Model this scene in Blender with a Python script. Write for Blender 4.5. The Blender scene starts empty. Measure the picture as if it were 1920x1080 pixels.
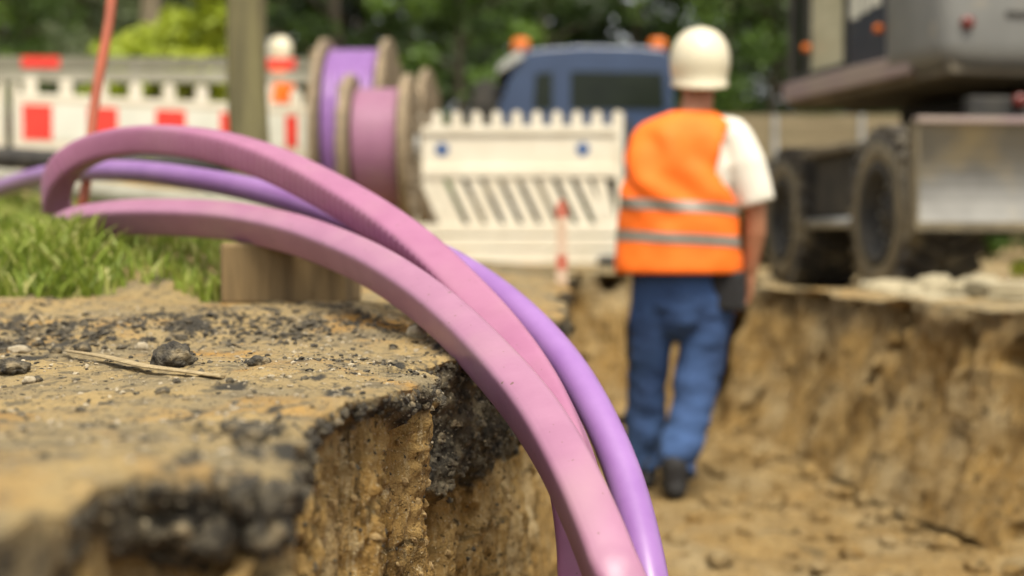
import bpy, bmesh, math, random
import numpy as np
from mathutils import Vector, Matrix

random.seed(7)
RNG = np.random.default_rng(11)
R = math.radians
scene = bpy.context.scene
col = scene.collection

# ------------------------------------------------------------------ camera
CAM_H = 0.18
FPX = 1920 * 50.0 / 36.0
PITCH = math.atan(90.0 / FPX)
cam_d = bpy.data.cameras.new('camera')
cam = bpy.data.objects.new('camera', cam_d)
col.objects.link(cam)
cam.location = (0, 0, CAM_H)
cam.rotation_euler = (math.pi / 2 - PITCH, 0, 0)
cam_d.lens = 50
cam_d.sensor_width = 36
cam_d.clip_start = 0.05
cam_d.clip_end = 400
cam_d.dof.use_dof = True
cam_d.dof.focus_distance = 1.95
cam_d.dof.aperture_fstop = 2.2
cam_d.dof.aperture_blades = 9
scene.camera = cam

# ------------------------------------------------------------------ sky, sun
SUN_EL, SUN_AZ = R(64), R(168)          # azimuth measured from +Y clockwise
world = bpy.data.worlds.new('World')
scene.world = world
world.use_nodes = True
wn, wl = world.node_tree.nodes, world.node_tree.links
wn.clear()
sky = wn.new('ShaderNodeTexSky')
sky.sky_type = 'NISHITA'
sky.sun_disc = False
sky.sun_elevation = SUN_EL
sky.sun_rotation = SUN_AZ
sky.air_density = 1.0
sky.dust_density = 4.0
sky.ozone_density = 1.0
hs = wn.new('ShaderNodeHueSaturation')
hs.inputs['Saturation'].default_value = 0.12
bg = wn.new('ShaderNodeBackground')
bg.inputs['Strength'].default_value = 0.072
wo = wn.new('ShaderNodeOutputWorld')
wl.new(sky.outputs[0], hs.inputs['Color'])
wl.new(hs.outputs[0], bg.inputs['Color'])
wl.new(bg.outputs[0], wo.inputs['Surface'])

sd = bpy.data.lights.new('sun', 'SUN')
sd.energy = 1.5
sd.angle = R(24)
sd.color = (1.0, 0.90, 0.72)
sun = bpy.data.objects.new('sun', sd)
col.objects.link(sun)
sdir = Vector((math.sin(SUN_AZ) * math.cos(SUN_EL), math.cos(SUN_AZ) * math.cos(SUN_EL), math.sin(SUN_EL)))
sun.location = sdir * 30
sun.rotation_euler = sdir.to_track_quat('Z', 'Y').to_euler()

scene.view_settings.view_transform = 'Standard'
scene.view_settings.look = 'None'
scene.view_settings.gamma = 1
scene.view_settings.use_curve_mapping = False
scene.view_settings.exposure = 1.55
scene.render.engine = 'CYCLES'
scene.cycles.use_denoising = True
scene.cycles.max_bounces = 6


# ------------------------------------------------------------------ helpers
def P(px, py, d):
    """pixel of the photograph + distance along +Y -> world point"""
    xr = (px - 960.0) / FPX
    yr = (540.0 - py) / FPX
    c, s = math.cos(PITCH), math.sin(PITCH)
    fy = c + s * yr
    fz = -s + c * yr
    k = d / fy
    return Vector((xr * k, d, CAM_H + fz * k))


def srgb(r, g, b):
    def f(v):
        v /= 255.0
        return v / 12.92 if v <= 0.04045 else ((v + 0.055) / 1.055) ** 2.4
    return (f(r), f(g), f(b), 1.0)


def ss(v, a, b):
    t = np.clip((np.asarray(v, float) - a) / (b - a), 0, 1)
    return t * t * (3 - 2 * t)


def _hash(ix, iy, iz, seed):
    n = (ix * 374761393 + iy * 668265263 + iz * 2147483647 + seed * 974634777) & 0xFFFFFFFF
    n = ((n ^ (n >> 13)) * 1274126177) & 0xFFFFFFFF
    n = (n ^ (n >> 16)) & 0xFFFFFFFF
    n = (n * 2654435761) & 0xFFFFFFFF
    return ((n ^ (n >> 15)) & 0xFFFFFF) / float(0xFFFFFF)


def vnoise(x, y, z, seed=0):
    """value noise, -1..1"""
    x, y, z = np.broadcast_arrays(np.asarray(x, float), np.asarray(y, float), np.asarray(z, float))
    fx, fy, fz = np.floor(x), np.floor(y), np.floor(z)
    ix, iy, iz = fx.astype(np.int64), fy.astype(np.int64), fz.astype(np.int64)
    tx, ty, tz = x - fx, y - fy, z - fz
    tx, ty, tz = (t * t * (3 - 2 * t) for t in (tx, ty, tz))
    out = 0
    for dx in (0, 1):
        wx = tx if dx else 1 - tx
        for dy in (0, 1):
            wy = ty if dy else 1 - ty
            for dz in (0, 1):
                wz = tz if dz else 1 - tz
                out = out + wx * wy * wz * _hash(ix + dx, iy + dy, iz + dz, seed)
    return out * 2 - 1


def fbm(x, y, z, oct=4, seed=0, gain=0.5):
    a, s, f = 1.0, 0.0, 1.0
    for i in range(oct):
        s = s + a * vnoise(x * f, y * f, z * f, seed + i * 17)
        a *= gain
        f *= 2.03
    return s


def link(o, parent=None):
    col.objects.link(o)
    if parent is not None:
        o.parent = parent
    return o


def tag(o, label=None, cat=None, group=None, kind=None):
    if label:
        o['label'] = label
    if cat:
        o['category'] = cat
    if group:
        o['group'] = group
    if kind:
        o['kind'] = kind
    return o


def empty(name, loc=(0, 0, 0), rz=0.0):
    o = bpy.data.objects.new(name, None)
    o.empty_display_size = 0.1
    o.location = loc
    o.rotation_euler = (0, 0, rz)
    col.objects.link(o)
    return o


def mesh_np(name, verts, quads, mat=None, parent=None, smooth=True, attrs=None, tris=None):
    me = bpy.data.meshes.new(name)
    faces = [tuple(q) for q in np.asarray(quads).tolist()] if quads is not None and len(quads) else []
    if tris is not None:
        faces += [tuple(q) for q in np.asarray(tris).tolist()]
    me.from_pydata(np.asarray(verts).tolist(), [], faces)
    if smooth:
        me.polygons.foreach_set('use_smooth', [True] * len(me.polygons))
    if mat:
        me.materials.append(mat)
    if attrs:
        for an, (dom, arr) in attrs.items():
            a = me.attributes.new(an, 'FLOAT', dom)
            a.data.foreach_set('value', np.asarray(arr, dtype=np.float32))
    me.update()
    o = bpy.data.objects.new(name, me)
    return link(o, parent)


def grid_quads(nr, nc, flip=False):
    i = np.arange(nr - 1)[:, None] * nc + np.arange(nc - 1)[None, :]
    q = np.stack([i, i + 1, i + nc + 1, i + nc], -1).reshape(-1, 4)
    return q[:, ::-1] if flip else q


class MB:
    """collects shapes, builds ONE mesh object"""
    def __init__(self):
        self.v, self.f, self.s = [], [], []

    def add(self, vs, fs, smooth=False):
        o = len(self.v)
        self.v += [tuple(v) for v in vs]
        self.f += [tuple(i + o for i in f) for f in fs]
        self.s += [smooth] * len(fs)
        return self

    def box(self, c, s, rot=None):
        hx, hy, hz = s[0] / 2, s[1] / 2, s[2] / 2
        vs = [Vector((x * hx, y * hy, z * hz)) for x in (-1, 1) for y in (-1, 1) for z in (-1, 1)]
        if rot is not None:
            vs = [rot @ v for v in vs]
        vs = [v + Vector(c) for v in vs]
        return self.add(vs, [(0, 1, 3, 2), (4, 6, 7, 5), (0, 4, 5, 1), (2, 3, 7, 6), (0, 2, 6, 4), (1, 5, 7, 3)])

    def tube(self, pts, rad, n=12, closed=False, cap=True, smooth=True, ref=None, sq=1.0):
        pts = [Vector(p) for p in pts]
        m = len(pts)
        rad = [rad] * m if isinstance(rad, (int, float)) else rad
        rings = []
        up = Vector(ref) if ref else Vector((0, 0, 1))
        for i, p in enumerate(pts):
            if closed:
                t = pts[(i + 1) % m] - pts[i - 1]
            else:
                t = pts[min(i + 1, m - 1)] - pts[max(i - 1, 0)]
            t.normalize()
            u = up - t * up.dot(t)
            if u.length < 0.05:
                u = Vector((1, 0, 0)) - t * t.x
                if u.length < 0.05:
                    u = Vector((0, 1, 0)) - t * t.y
            u.normalize()
            s = t.cross(u)
            r = rad[i]
            ra, rb = (r, r) if isinstance(r, (int, float)) else r
            rings.append([p + s * (math.cos(2 * math.pi * k / n) * ra) + u * (math.sin(2 * math.pi * k / n) * rb) for k in range(n)])
        vs = [v for r_ in rings for v in r_]
        fs = []
        for i in range(m if closed else m - 1):
            a, b = i * n, ((i + 1) % m) * n
            for k in range(n):
                fs.append((a + k, a + (k + 1) % n, b + (k + 1) % n, b + k))
        self.add(vs, fs, smooth)
        if cap and not closed:
            o = len(self.v) - len(vs)
            self.f.append(tuple(o + k for k in range(n))[::-1])
            self.f.append(tuple(o + (m - 1) * n + k for k in range(n)))
            self.s += [False, False]
        return self

    def lathe(self, prof, n=32, axis='z', center=(0, 0, 0), smooth=True):
        """prof = [(radius, height)], revolved about axis; closed with caps when radius 0"""
        vs, fs = [], []
        for r, h in prof:
            for k in range(n):
                a = 2 * math.pi * k / n
                c, s = math.cos(a) * r, math.sin(a) * r
                v = {'z': (c, s, h), 'x': (h, c, s), 'y': (s, h, c)}[axis]
                vs.append(Vector(v) + Vector(center))
        for i in range(len(prof) - 1):
            for k in range(n):
                fs.append((i * n + k, i * n + (k + 1) % n, (i + 1) * n + (k + 1) % n, (i + 1) * n + k))
        return self.add(vs, fs, smooth)

    def prism(self, poly, h0, h1, axis='y'):
        """poly = 2D outline; axis y: (x,z) outline extruded along y; z: (x,y) along z; x: (y,z) along x"""
        n = len(poly)
        def pt(a, b, h):
            return {'y': (a, h, b), 'z': (a, b, h), 'x': (h, a, b)}[axis]
        vs = [pt(a, b, h0) for a, b in poly] + [pt(a, b, h1) for a, b in poly]
        fs = [tuple(range(n)), tuple(range(n, 2 * n))[::-1]]
        fs += [(k, k + n, (k + 1) % n + n, (k + 1) % n) for k in range(n)]
        return self.add(vs, fs)

    def build(self, name, mat, parent=None, bevel=0.0, seg=2, loc=None):
        me = bpy.data.meshes.new(name)
        me.from_pydata(self.v, [], self.f)
        me.polygons.foreach_set('use_smooth', self.s)
        bm = bmesh.new()
        bm.from_mesh(me)
        bmesh.ops.recalc_face_normals(bm, faces=bm.faces)
        if bevel > 0:
            es = [e for e in bm.edges if len(e.link_faces) == 2 and e.calc_face_angle(0) > 0.5]
            bmesh.ops.bevel(bm, geom=es, offset=bevel, segments=seg, affect='EDGES', profile=0.6, clamp_overlap=True)
            for f in bm.faces:
                f.smooth = True
        bm.to_mesh(me)
        bm.free()
        if mat:
            me.materials.append(mat)
        o = bpy.data.objects.new(name, me)
        if bevel > 0:
            md = o.modifiers.new('wn', 'WEIGHTED_NORMAL')
            md.keep_sharp = False
        if loc is not None:
            o.location = loc
        return link(o, parent)


def copy_tree(o, parent=None):
    c = o.copy()
    col.objects.link(c)
    c.parent = parent
    for ch in list(o.children):
        copy_tree(ch, c)
    return c


def smooth_path(pts, n=12):
    """Catmull-Rom through points"""
    pts = [np.array(p, float) for p in pts]
    q = [2 * pts[0] - pts[1]] + pts + [2 * pts[-1] - pts[-2]]
    out = []
    for i in range(1, len(q) - 2):
        p0, p1, p2, p3 = q[i - 1], q[i], q[i + 1], q[i + 2]
        for k in range(n):
            t = k / n
            out.append(0.5 * (2 * p1 + (-p0 + p2) * t + (2 * p0 - 5 * p1 + 4 * p2 - p3) * t * t + (-p0 + 3 * p1 - 3 * p2 + p3) * t ** 3))
    out.append(pts[-1])
    a = np.array(out)
    for _ in range(int(n * 1.5)):                 # relax so the curve stays as calm as a stiff plastic duct
        a[1:-1] = a[1:-1] * 0.5 + (a[:-2] + a[2:]) * 0.25
    return a


# ------------------------------------------------------------------ materials
def mat(name, c1, c2=None, scale=8.0, rough=0.6, metal=0.0, bump=0.0, bscale=None, spec=0.5, detail=5,
        lo=0.35, hi=0.65, spots=None, stretch=None, dirt=None, trans=0.0, coat=0.0):
    m = bpy.data.materials.new(name)
    m.use_nodes = True
    nt = m.node_tree
    n, l = nt.nodes, nt.links
    b = n['Principled BSDF']
    b.inputs['Roughness'].default_value = rough
    b.inputs['Metallic'].default_value = metal
    b.inputs['Specular IOR Level'].default_value = spec
    b.inputs['Coat Weight'].default_value = coat
    tc = n.new('ShaderNodeTexCoord')
    src = tc.outputs['Object']
    if stretch:
        mp = n.new('ShaderNodeMapping')
        mp.inputs['Scale'].default_value = stretch
        l.new(src, mp.inputs['Vector'])
        src = mp.outputs[0]

    def noise(sc, det=detail):
        t = n.new('ShaderNodeTexNoise')
        t.inputs['Scale'].default_value = sc
        t.inputs['Detail'].default_value = det
        l.new(src, t.inputs['Vector'])
        return t.outputs['Fac']

    def ramp(fac, a, bb):
        r = n.new('ShaderNodeMapRange')
        r.inputs['From Min'].default_value = a
        r.inputs['From Max'].default_value = bb
        l.new(fac, r.inputs['Value'])
        return r.outputs[0]

    def mix(fac, a, bb):
        x = n.new('ShaderNodeMix')
        x.data_type = 'RGBA'
        l.new(fac, x.inputs['Factor'])
        for sock, v in ((x.inputs[6], a), (x.inputs[7], bb)):
            if isinstance(v, tuple):
                sock.default_value = v
            else:
                l.new(v, sock)
        return x.outputs[2]

    if c2 is None:
        c2 = tuple(v * 0.82 for v in c1[:3]) + (1,)
    cur = mix(ramp(noise(scale), lo, hi), c1, c2)
    if dirt:
        cur = mix(ramp(noise(dirt[1]), dirt[2], dirt[3]), cur, dirt[0])
    if spots:
        cur = mix(ramp(noise(spots[1], 2), spots[2], spots[2] + 0.03), cur, spots[0])
    l.new(cur, b.inputs['Base Color'])
    if bump:
        bp = n.new('ShaderNodeBump')
        bp.inputs['Strength'].default_value = bump
        bp.inputs['Distance'].default_value = 0.01
        l.new(noise(bscale or scale * 3, 6), bp.inputs['Height'])
        l.new(bp.outputs[0], b.inputs['Normal'])
    if trans:
        b.inputs['Transmission Weight'].default_value = trans
    m['_n'] = 1
    return m


def leaf_mat(name, dark, mid, bright):
    m = bpy.data.materials.new(name)
    m.use_nodes = True
    n, l = m.node_tree.nodes, m.node_tree.links
    b = n['Principled BSDF']
    b.inputs['Roughness'].default_value = 0.55
    at = n.new('ShaderNodeAttribute')
    at.attribute_name = 'shade'
    cr = n.new('ShaderNodeValToRGB')
    cr.color_ramp.elements[0].color = dark
    cr.color_ramp.elements[1].color = bright
    e = cr.color_ramp.elements.new(0.5)
    e.color = mid
    l.new(at.outputs['Fac'], cr.inputs[0])
    l.new(cr.outputs[0], b.inputs['Base Color'])
    tr = n.new('ShaderNodeBsdfTranslucent')
    l.new(cr.outputs[0], tr.inputs['Color'])
    mx = n.new('ShaderNodeMixShader')
    mx.inputs[0].default_value = 0.35
    l.new(b.outputs[0], mx.inputs[1])
    l.new(tr.outputs[0], mx.inputs[2])
    l.new(mx.outputs[0], n['Material Output'].inputs['Surface'])
    return m


def earth_mat(name, wall=False, bright=1.0):
    """dirt-covered asphalt on top; below the crust ('layer' attribute 1) bare sandy earth"""
    m = bpy.data.materials.new(name)
    m.use_nodes = True
    n, l = m.node_tree.nodes, m.node_tree.links
    b = n['Principled BSDF']
    b.inputs['Roughness'].default_value = 0.95
    b.inputs['Specular IOR Level'].default_value = 0.2
    tc = n.new('ShaderNodeTexCoord')

    def mapping(sc):
        mp = n.new('ShaderNodeMapping')
        mp.inputs['Scale'].default_value = sc
        l.new(tc.outputs['Object'], mp.inputs['Vector'])
        return mp.outputs[0]

    def noise(sc, det=6, vec=None, rough=0.6):
        t = n.new('ShaderNodeTexNoise')
        t.inputs['Scale'].default_value = sc
        t.inputs['Detail'].default_value = det
        t.inputs['Roughness'].default_value = rough
        l.new(vec or tc.outputs['Object'], t.inputs['Vector'])
        return t.outputs['Fac']

    def rng(f, a, bb):
        r = n.new('ShaderNodeMapRange')
        r.inputs['From Min'].default_value = a
        r.inputs['From Max'].default_value = bb
        l.new(f, r.inputs['Value'])
        return r.outputs[0]

    def mix(f, a, bb):
        x = n.new('ShaderNodeMix')
        x.data_type = 'RGBA'
        l.new(f, x.inputs['Factor']) if not isinstance(f, float) else None
        for s_, v in ((x.inputs[6], a), (x.inputs[7], bb)):
            if isinstance(v, tuple):
                s_.default_value = v
            else:
                l.new(v, s_)
        return x.outputs[2]

    def k(c):
        return (c[0] * bright, c[1] * bright, c[2] * bright, 1)

    # top dust
    dust = mix(rng(noise(5.0), 0.38, 0.62), k((0.41, 0.295, 0.13)), k((0.275, 0.22, 0.125)))
    dust = mix(rng(noise(2.6, 5), 0.52, 0.66), dust, k((0.45, 0.24, 0.052)))
    dust = mix(rng(noise(14, 6), 0.52, 0.66), dust, k((0.20, 0.162, 0.10)))
    dust = mix(rng(noise(38, 6), 0.52, 0.62), dust, k((0.17, 0.137, 0.082)))
    dust = mix(rng(noise(120, 4), 0.60, 0.66), dust, k((0.05, 0.045, 0.035)))
    dust = mix(rng(noise(210, 3), 0.66, 0.70), dust, k((0.52, 0.45, 0.32)))
    gr = n.new('ShaderNodeAttribute')
    gr.attribute_name = 'grit'
    dust = mix(gr.outputs['Fac'], dust, k((0.055, 0.05, 0.04)))
    # broken asphalt
    asph = mix(rng(noise(60, 6), 0.35, 0.65), k((0.012, 0.011, 0.010)), k((0.06, 0.052, 0.038)))
    asph = mix(rng(noise(12, 5), 0.42, 0.6), asph, k((0.15, 0.122, 0.075)))
    asph = mix(rng(noise(160, 3), 0.62, 0.66), asph, k((0.26, 0.23, 0.17)))
    # sand face
    vst = mapping((1.0, 1.0, 0.28))
    hor = mapping((0.35, 0.35, 3.2))
    vfine = mapping((1.0, 1.0, 0.14))
    sand = mix(rng(noise(16, 6, vst), 0.36, 0.62), k((0.42, 0.275, 0.10)), k((0.29, 0.17, 0.048)))
    sand = mix(rng(noise(3.2, 4), 0.47, 0.64), sand, k((0.46, 0.35, 0.185)))
    sand = mix(rng(noise(110, 5, vfine, 0.7), 0.50, 0.68), sand, k((0.17, 0.108, 0.036)))
    sand = mix(rng(noise(70, 4, vfine, 0.7), 0.56, 0.70), sand, k((0.50, 0.39, 0.21)))
    sand = mix(rng(noise(34, 6, vst), 0.58, 0.66), sand, k((0.055, 0.036, 0.014)))
    sand = mix(rng(noise(7, 5, hor), 0.52, 0.66), sand, k((0.27, 0.175, 0.065)))
    sand = mix(rng(noise(11, 5, hor), 0.60, 0.68), sand, k((0.12, 0.082, 0.034)))
    sand = mix(rng(noise(9, 6), 0.60, 0.70), sand, k((0.12, 0.07, 0.02)))
    sand = mix(rng(noise(95, 5), 0.60, 0.66), sand, k((0.045, 0.03, 0.014)))
    sand = mix(rng(noise(230, 4), 0.62, 0.67), sand, k((0.52, 0.42, 0.26)))
    if wall:
        la = n.new('ShaderNodeAttribute')
        la.attribute_name = 'layer'
        du = n.new('ShaderNodeAttribute')
        du.attribute_name = 'dust'
        cur = mix(la.outputs['Fac'], asph, sand)
        cur = mix(du.outputs['Fac'], cur, dust)
    else:
        cur = dust
    l.new(cur, b.inputs['Base Color'])
    bp = n.new('ShaderNodeBump')
    bp.inputs['Strength'].default_value = 1.0
    bp.inputs['Distance'].default_value = 0.007
    ad = n.new('ShaderNodeMath')
    ad.operation = 'ADD'
    l.new(noise(90, 6), ad.inputs[0])
    l.new(noise(260, 4), ad.inputs[1])
    l.new(ad.outputs[0], bp.inputs['Height'])
    l.new(bp.outputs[0], b.inputs['Normal'])
    return m


M = {}
M['pave'] = earth_mat('dusty_pavement')
M['wall'] = earth_mat('trench_face', wall=True)
M['sand_darker'] = earth_mat('darker_sand', wall=True, bright=0.86)  # same trench earth with all colours scaled darker
M['rock_dark'] = mat('dark_asphalt_lump', (0.03, 0.026, 0.02, 1), (0.12, 0.10, 0.065, 1), 60, 0.95, bump=1.0, bscale=160,
                     dirt=((0.27, 0.21, 0.12, 1), 34, 0.56, 0.68))
M['rock_pale'] = mat('pale_pebble', (0.42, 0.36, 0.25, 1), (0.28, 0.23, 0.15, 1), 40, 0.9, bump=0.5)
M['rock_tan'] = mat('tan_gravel', (0.36, 0.25, 0.11, 1), (0.2, 0.13, 0.05, 1), 50, 0.95, bump=0.6)
M['twig'] = mat('dry_straw', (0.46, 0.36, 0.20, 1), (0.26, 0.19, 0.09, 1), 60, 0.8, bump=0.5, stretch=(1, 6, 6))
M['pink'] = mat('pink_duct_plastic', (0.340, 0.160, 0.248, 1), (0.31, 0.14, 0.225, 1), 18, 0.42, bump=0.04, bscale=70,
                dirt=((0.35, 0.195, 0.245, 1), 6, 0.50, 0.80), spots=((0.16, 0.09, 0.08, 1), 85, 0.71), spec=0.5)
M['pink2'] = mat('pink_ribbed_duct_plastic', (0.345, 0.138, 0.238, 1), (0.315, 0.12, 0.215, 1), 18, 0.42, bump=0.05, bscale=70,
                 dirt=((0.35, 0.165, 0.235, 1), 5, 0.50, 0.85), spots=((0.16, 0.09, 0.08, 1), 85, 0.71), spec=0.5)
M['purple'] = mat('violet_duct_plastic', (0.29, 0.15, 0.38, 1), (0.25, 0.12, 0.34, 1), 14, 0.36, bump=0.02, bscale=60, spec=0.5)
M['white'] = mat('white_barrier_plastic', (0.74, 0.69, 0.56, 1), (0.66, 0.60, 0.47, 1), 4, 0.5, bump=0.05,
                 dirt=((0.5, 0.43, 0.29, 1), 7, 0.62, 0.85))
M['film_white'] = mat('white_reflective_film', (0.72, 0.72, 0.62, 1), (0.64, 0.64, 0.54, 1), 5, 0.35)
M['film_red'] = mat('red_reflective_film', (0.80, 0.055, 0.035, 1), (0.70, 0.045, 0.03, 1), 6, 0.35)
M['blue'] = mat('blue_sticker', (0.025, 0.075, 0.22, 1), (0.04, 0.11, 0.28, 1), 20, 0.4)
M['black_rubber'] = mat('black_rubber', (0.022, 0.021, 0.02, 1), (0.045, 0.04, 0.034, 1), 12, 0.8, bump=0.3)
M['grey_pipe'] = mat('pale_grey_pipe', (0.35, 0.335, 0.26, 1), (0.28, 0.265, 0.2, 1), 5, 0.5)
M['plank'] = mat('grey_plank', (0.22, 0.21, 0.155, 1), (0.17, 0.16, 0.115, 1), 5, 0.7)
M['wood'] = mat('weathered_timber', (0.20, 0.135, 0.058, 1), (0.12, 0.08, 0.034, 1), 6, 0.85, bump=0.5, stretch=(6, 6, 0.7))
M['pole'] = mat('weathered_pole_wood', (0.185, 0.165, 0.075, 1), (0.115, 0.10, 0.05, 1), 5, 0.9, bump=0.5, stretch=(5, 5, 0.5))
M['reel_wood'] = mat('reel_plywood', (0.29, 0.22, 0.135, 1), (0.19, 0.145, 0.09, 1), 5, 0.8, bump=0.2, stretch=(1, 1, 6))
M['steel'] = mat('galvanised_steel', (0.45, 0.45, 0.43, 1), (0.33, 0.33, 0.31, 1), 9, 0.45, metal=0.7)
M['red_rod'] = mat('red_painted_rod', (0.46, 0.12, 0.06, 1), (0.36, 0.10, 0.055, 1), 15, 0.6)
M['stake_red'] = mat('faded_red_paint', (0.52, 0.13, 0.08, 1), (0.44, 0.14, 0.09, 1), 10, 0.7)
M['stake_white'] = mat('faded_white_paint', (0.62, 0.48, 0.36, 1), (0.56, 0.42, 0.30, 1), 10, 0.7)
M['concrete'] = mat('pale_concrete', (0.36, 0.31, 0.20, 1), (0.28, 0.24, 0.15, 1), 7, 0.9, bump=0.5, bscale=40)
M['bark'] = mat('tree_bark', (0.085, 0.068, 0.042, 1), (0.05, 0.04, 0.026, 1), 6, 0.95, bump=0.8, stretch=(4, 4, 0.6))
M['bark_pale'] = mat('pale_bark', (0.24, 0.20, 0.13, 1), (0.16, 0.13, 0.08, 1), 6, 0.95, bump=0.8, stretch=(4, 4, 0.6))
M['soil'] = mat('grassy_soil', (0.085, 0.07, 0.03, 1), (0.07, 0.085, 0.025, 1), 3, 0.95, bump=0.6)
M['leaf_dark'] = leaf_mat('dark_leaves', (0.014, 0.028, 0.006, 1), (0.044, 0.082, 0.013, 1), (0.12, 0.20, 0.025, 1))
M['leaf_mid'] = leaf_mat('green_leaves', (0.035, 0.07, 0.01, 1), (0.10, 0.18, 0.022, 1), (0.20, 0.31, 0.04, 1))
M['leaf_bright'] = leaf_mat('yellow_green_leaves', (0.24, 0.31, 0.02, 1), (0.40, 0.47, 0.03, 1), (0.52, 0.56, 0.06, 1))
M['leaf_grey'] = leaf_mat('hazed_green_leaves', (0.08, 0.10, 0.05, 1), (0.14, 0.18, 0.08, 1), (0.22, 0.28, 0.105, 1))  # haze put into the leaf colour as paler, greyer greens
M['grass'] = leaf_mat('verge_grass', (0.13, 0.19, 0.02, 1), (0.29, 0.37, 0.05, 1), (0.52, 0.50, 0.18, 1))
M['skin'] = mat('skin', (0.42, 0.19, 0.10, 1), (0.36, 0.15, 0.075, 1), 12, 0.55)
M['hair'] = mat('grey_hair', (0.11, 0.09, 0.07, 1), None, 60, 0.8)
M['shirt'] = mat('white_cotton', (0.72, 0.68, 0.58, 1), (0.66, 0.62, 0.52, 1), 6, 0.9)
M['vest'] = mat('hi_vis_orange', (0.98, 0.18, 0.006, 1), (0.94, 0.155, 0.005, 1), 5, 0.75)
M['band'] = mat('silver_reflective_band', (0.24, 0.21, 0.17, 1), (0.19, 0.165, 0.13, 1), 8, 0.45)
M['denim'] = mat('blue_work_trousers', (0.038, 0.085, 0.21, 1), (0.02, 0.045, 0.12, 1), 5, 0.9, bump=0.3, bscale=14)
M['black'] = mat('black_cloth', (0.015, 0.014, 0.014, 1), None, 10, 0.8)
M['helmet'] = mat('cream_helmet', (0.72, 0.66, 0.48, 1), (0.68, 0.61, 0.44, 1), 5, 0.32, coat=0.3)
M['grey_paint'] = mat('excavator_grey', (0.17, 0.17, 0.155, 1), (0.14, 0.14, 0.128, 1), 4, 0.4, dirt=((0.26, 0.23, 0.17, 1), 6, 0.6, 0.8))
M['under'] = mat('dusty_underside', (0.17, 0.145, 0.10, 1), (0.10, 0.085, 0.06, 1), 6, 0.9)
M['sill'] = mat('dusty_sill', (0.30, 0.24, 0.20, 1), (0.26, 0.19, 0.19, 1), 4, 0.7)
M['navy'] = mat('navy_panel', (0.018, 0.022, 0.04, 1), (0.03, 0.034, 0.05, 1), 6, 0.35)
M['blade'] = mat('worn_steel_blade', (0.215, 0.21, 0.19, 1), (0.165, 0.16, 0.145, 1), 4, 0.5, metal=0.1, bump=0.2,
                 dirt=((0.33, 0.28, 0.18, 1), 3, 0.55, 0.75))
M['tyre'] = mat('dusty_tyre', (0.035, 0.032, 0.028, 1), (0.07, 0.06, 0.045, 1), 8, 0.9, bump=0.3,
                dirt=((0.20, 0.165, 0.10, 1), 5, 0.5, 0.7))
M['rim'] = mat('dusty_rim', (0.20, 0.165, 0.10, 1), (0.10, 0.085, 0.055, 1), 6, 0.85, bump=.2)
M['glass_dark'] = mat('dark_glass', (0.012, 0.016, 0.012, 1), (0.018, 0.024, 0.016, 1), 3, 0.15, spec=0.2)
M['glass_pale'] = mat('pale_cab_pane', (0.55, 0.52, 0.36, 1), (0.42, 0.40, 0.26, 1), 3, 0.3, stretch=(1, 1, 3))  # one opaque pale colour for the cab's side pane
M['amber'] = mat('amber_lens', (0.72, 0.17, 0.012, 1), (0.66, 0.15, 0.012, 1), 10, 0.25)
M['red_lens'] = mat('red_lens', (0.16, 0.016, 0.01, 1), (0.12, 0.015, 0.01, 1), 10, 0.25)
M['truck_blue'] = mat('truck_blue_paint', (0.030, 0.054, 0.115, 1), (0.025, 0.045, 0.098, 1), 3, 0.35, coat=0.4)
M['truck_grey'] = mat('truck_pale_visor', (0.40, 0.41, 0.38, 1), None, 6, 0.4)
M['bed'] = mat('truck_bed_boards', (0.23, 0.185, 0.105, 1), (0.17, 0.135, 0.075, 1), 4, 0.8, stretch=(0.5, 1, 5))
M['chassis'] = mat('dark_chassis', (0.02, 0.02, 0.019, 1), (0.05, 0.045, 0.035, 1), 6, 0.8)


# ------------------------------------------------------------------ terrain
E_PTS = [(-1.0, -.36), (.3, -.335), (.873, -.314), (1.062, -.284), (1.074, -.235), (1.083, -.19), (1.096, -.172), (1.2, -.184), (1.38, -.205),
         (1.405, -.219), (1.43, -.208), (1.6, -.165), (1.75, -.135), (1.90, -.098), (1.945, -.092), (1.96, -.105), (1.985, -.150), (2.06, -.165),
         (2.12, -.125), (2.2, -.085), (2.3, -.05), (2.6, .02), (3.4, .09), (5, .2), (7.6, .33)]


def edge_left(y):
    return np.interp(y, [p[0] for p in E_PTS], [p[1] for p in E_PTS])


def edge_right(y):
    return np.interp(y, [-1, 3, 4.76, 6.5, 7.6], [2.7, 2.05, 1.71, 1.44, 1.24])


FLOOR_Z = -0.81


def ground_left(x, y):
    x, y = np.asarray(x, float), np.asarray(y, float)
    z = 0.05 * ss(y, 2.1, 3.0) * ss(-x, -0.15, 0.35)
    z = z + 0.12 * ss(y, 3.0, 3.45) * ss(-x, 0.5, 0.85)
    ridge = ss(y, 6.3, 8.9) - 0.55 * ss(y, 9.1, 10.0)
    z = z + 0.43 * ridge * ss(-x, 0.7, 2.7)
    return z


def ground_far(x, y):
    z = ground_left(x, y)
    r = ss(x, 0.7, 1.8)
    return z * (1 - r) + r * (-0.07 - 0.10 * ss(y, 7.6, 8.4)) * (1 - ss(y, 14, 30))


def ground_right(x, y):
    return -0.07 - 0.10 * np.maximum(ss(x - edge_right(y), 0.25, 0.75), ss(y, 7.6, 8.4))


def fine_top(x, y):
    z = 0.010 * fbm(x * 3.1, y * 3.1, 0.0, 3, 3)
    z = z + 0.0045 * fbm(x * 22, y * 22, 0.3, 4, 9)
    c = vnoise(x * 130, y * 130, 0.7, 21)
    z = z + 0.0022 * np.clip(c - 0.35, 0, 1) / 0.65
    return z


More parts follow.
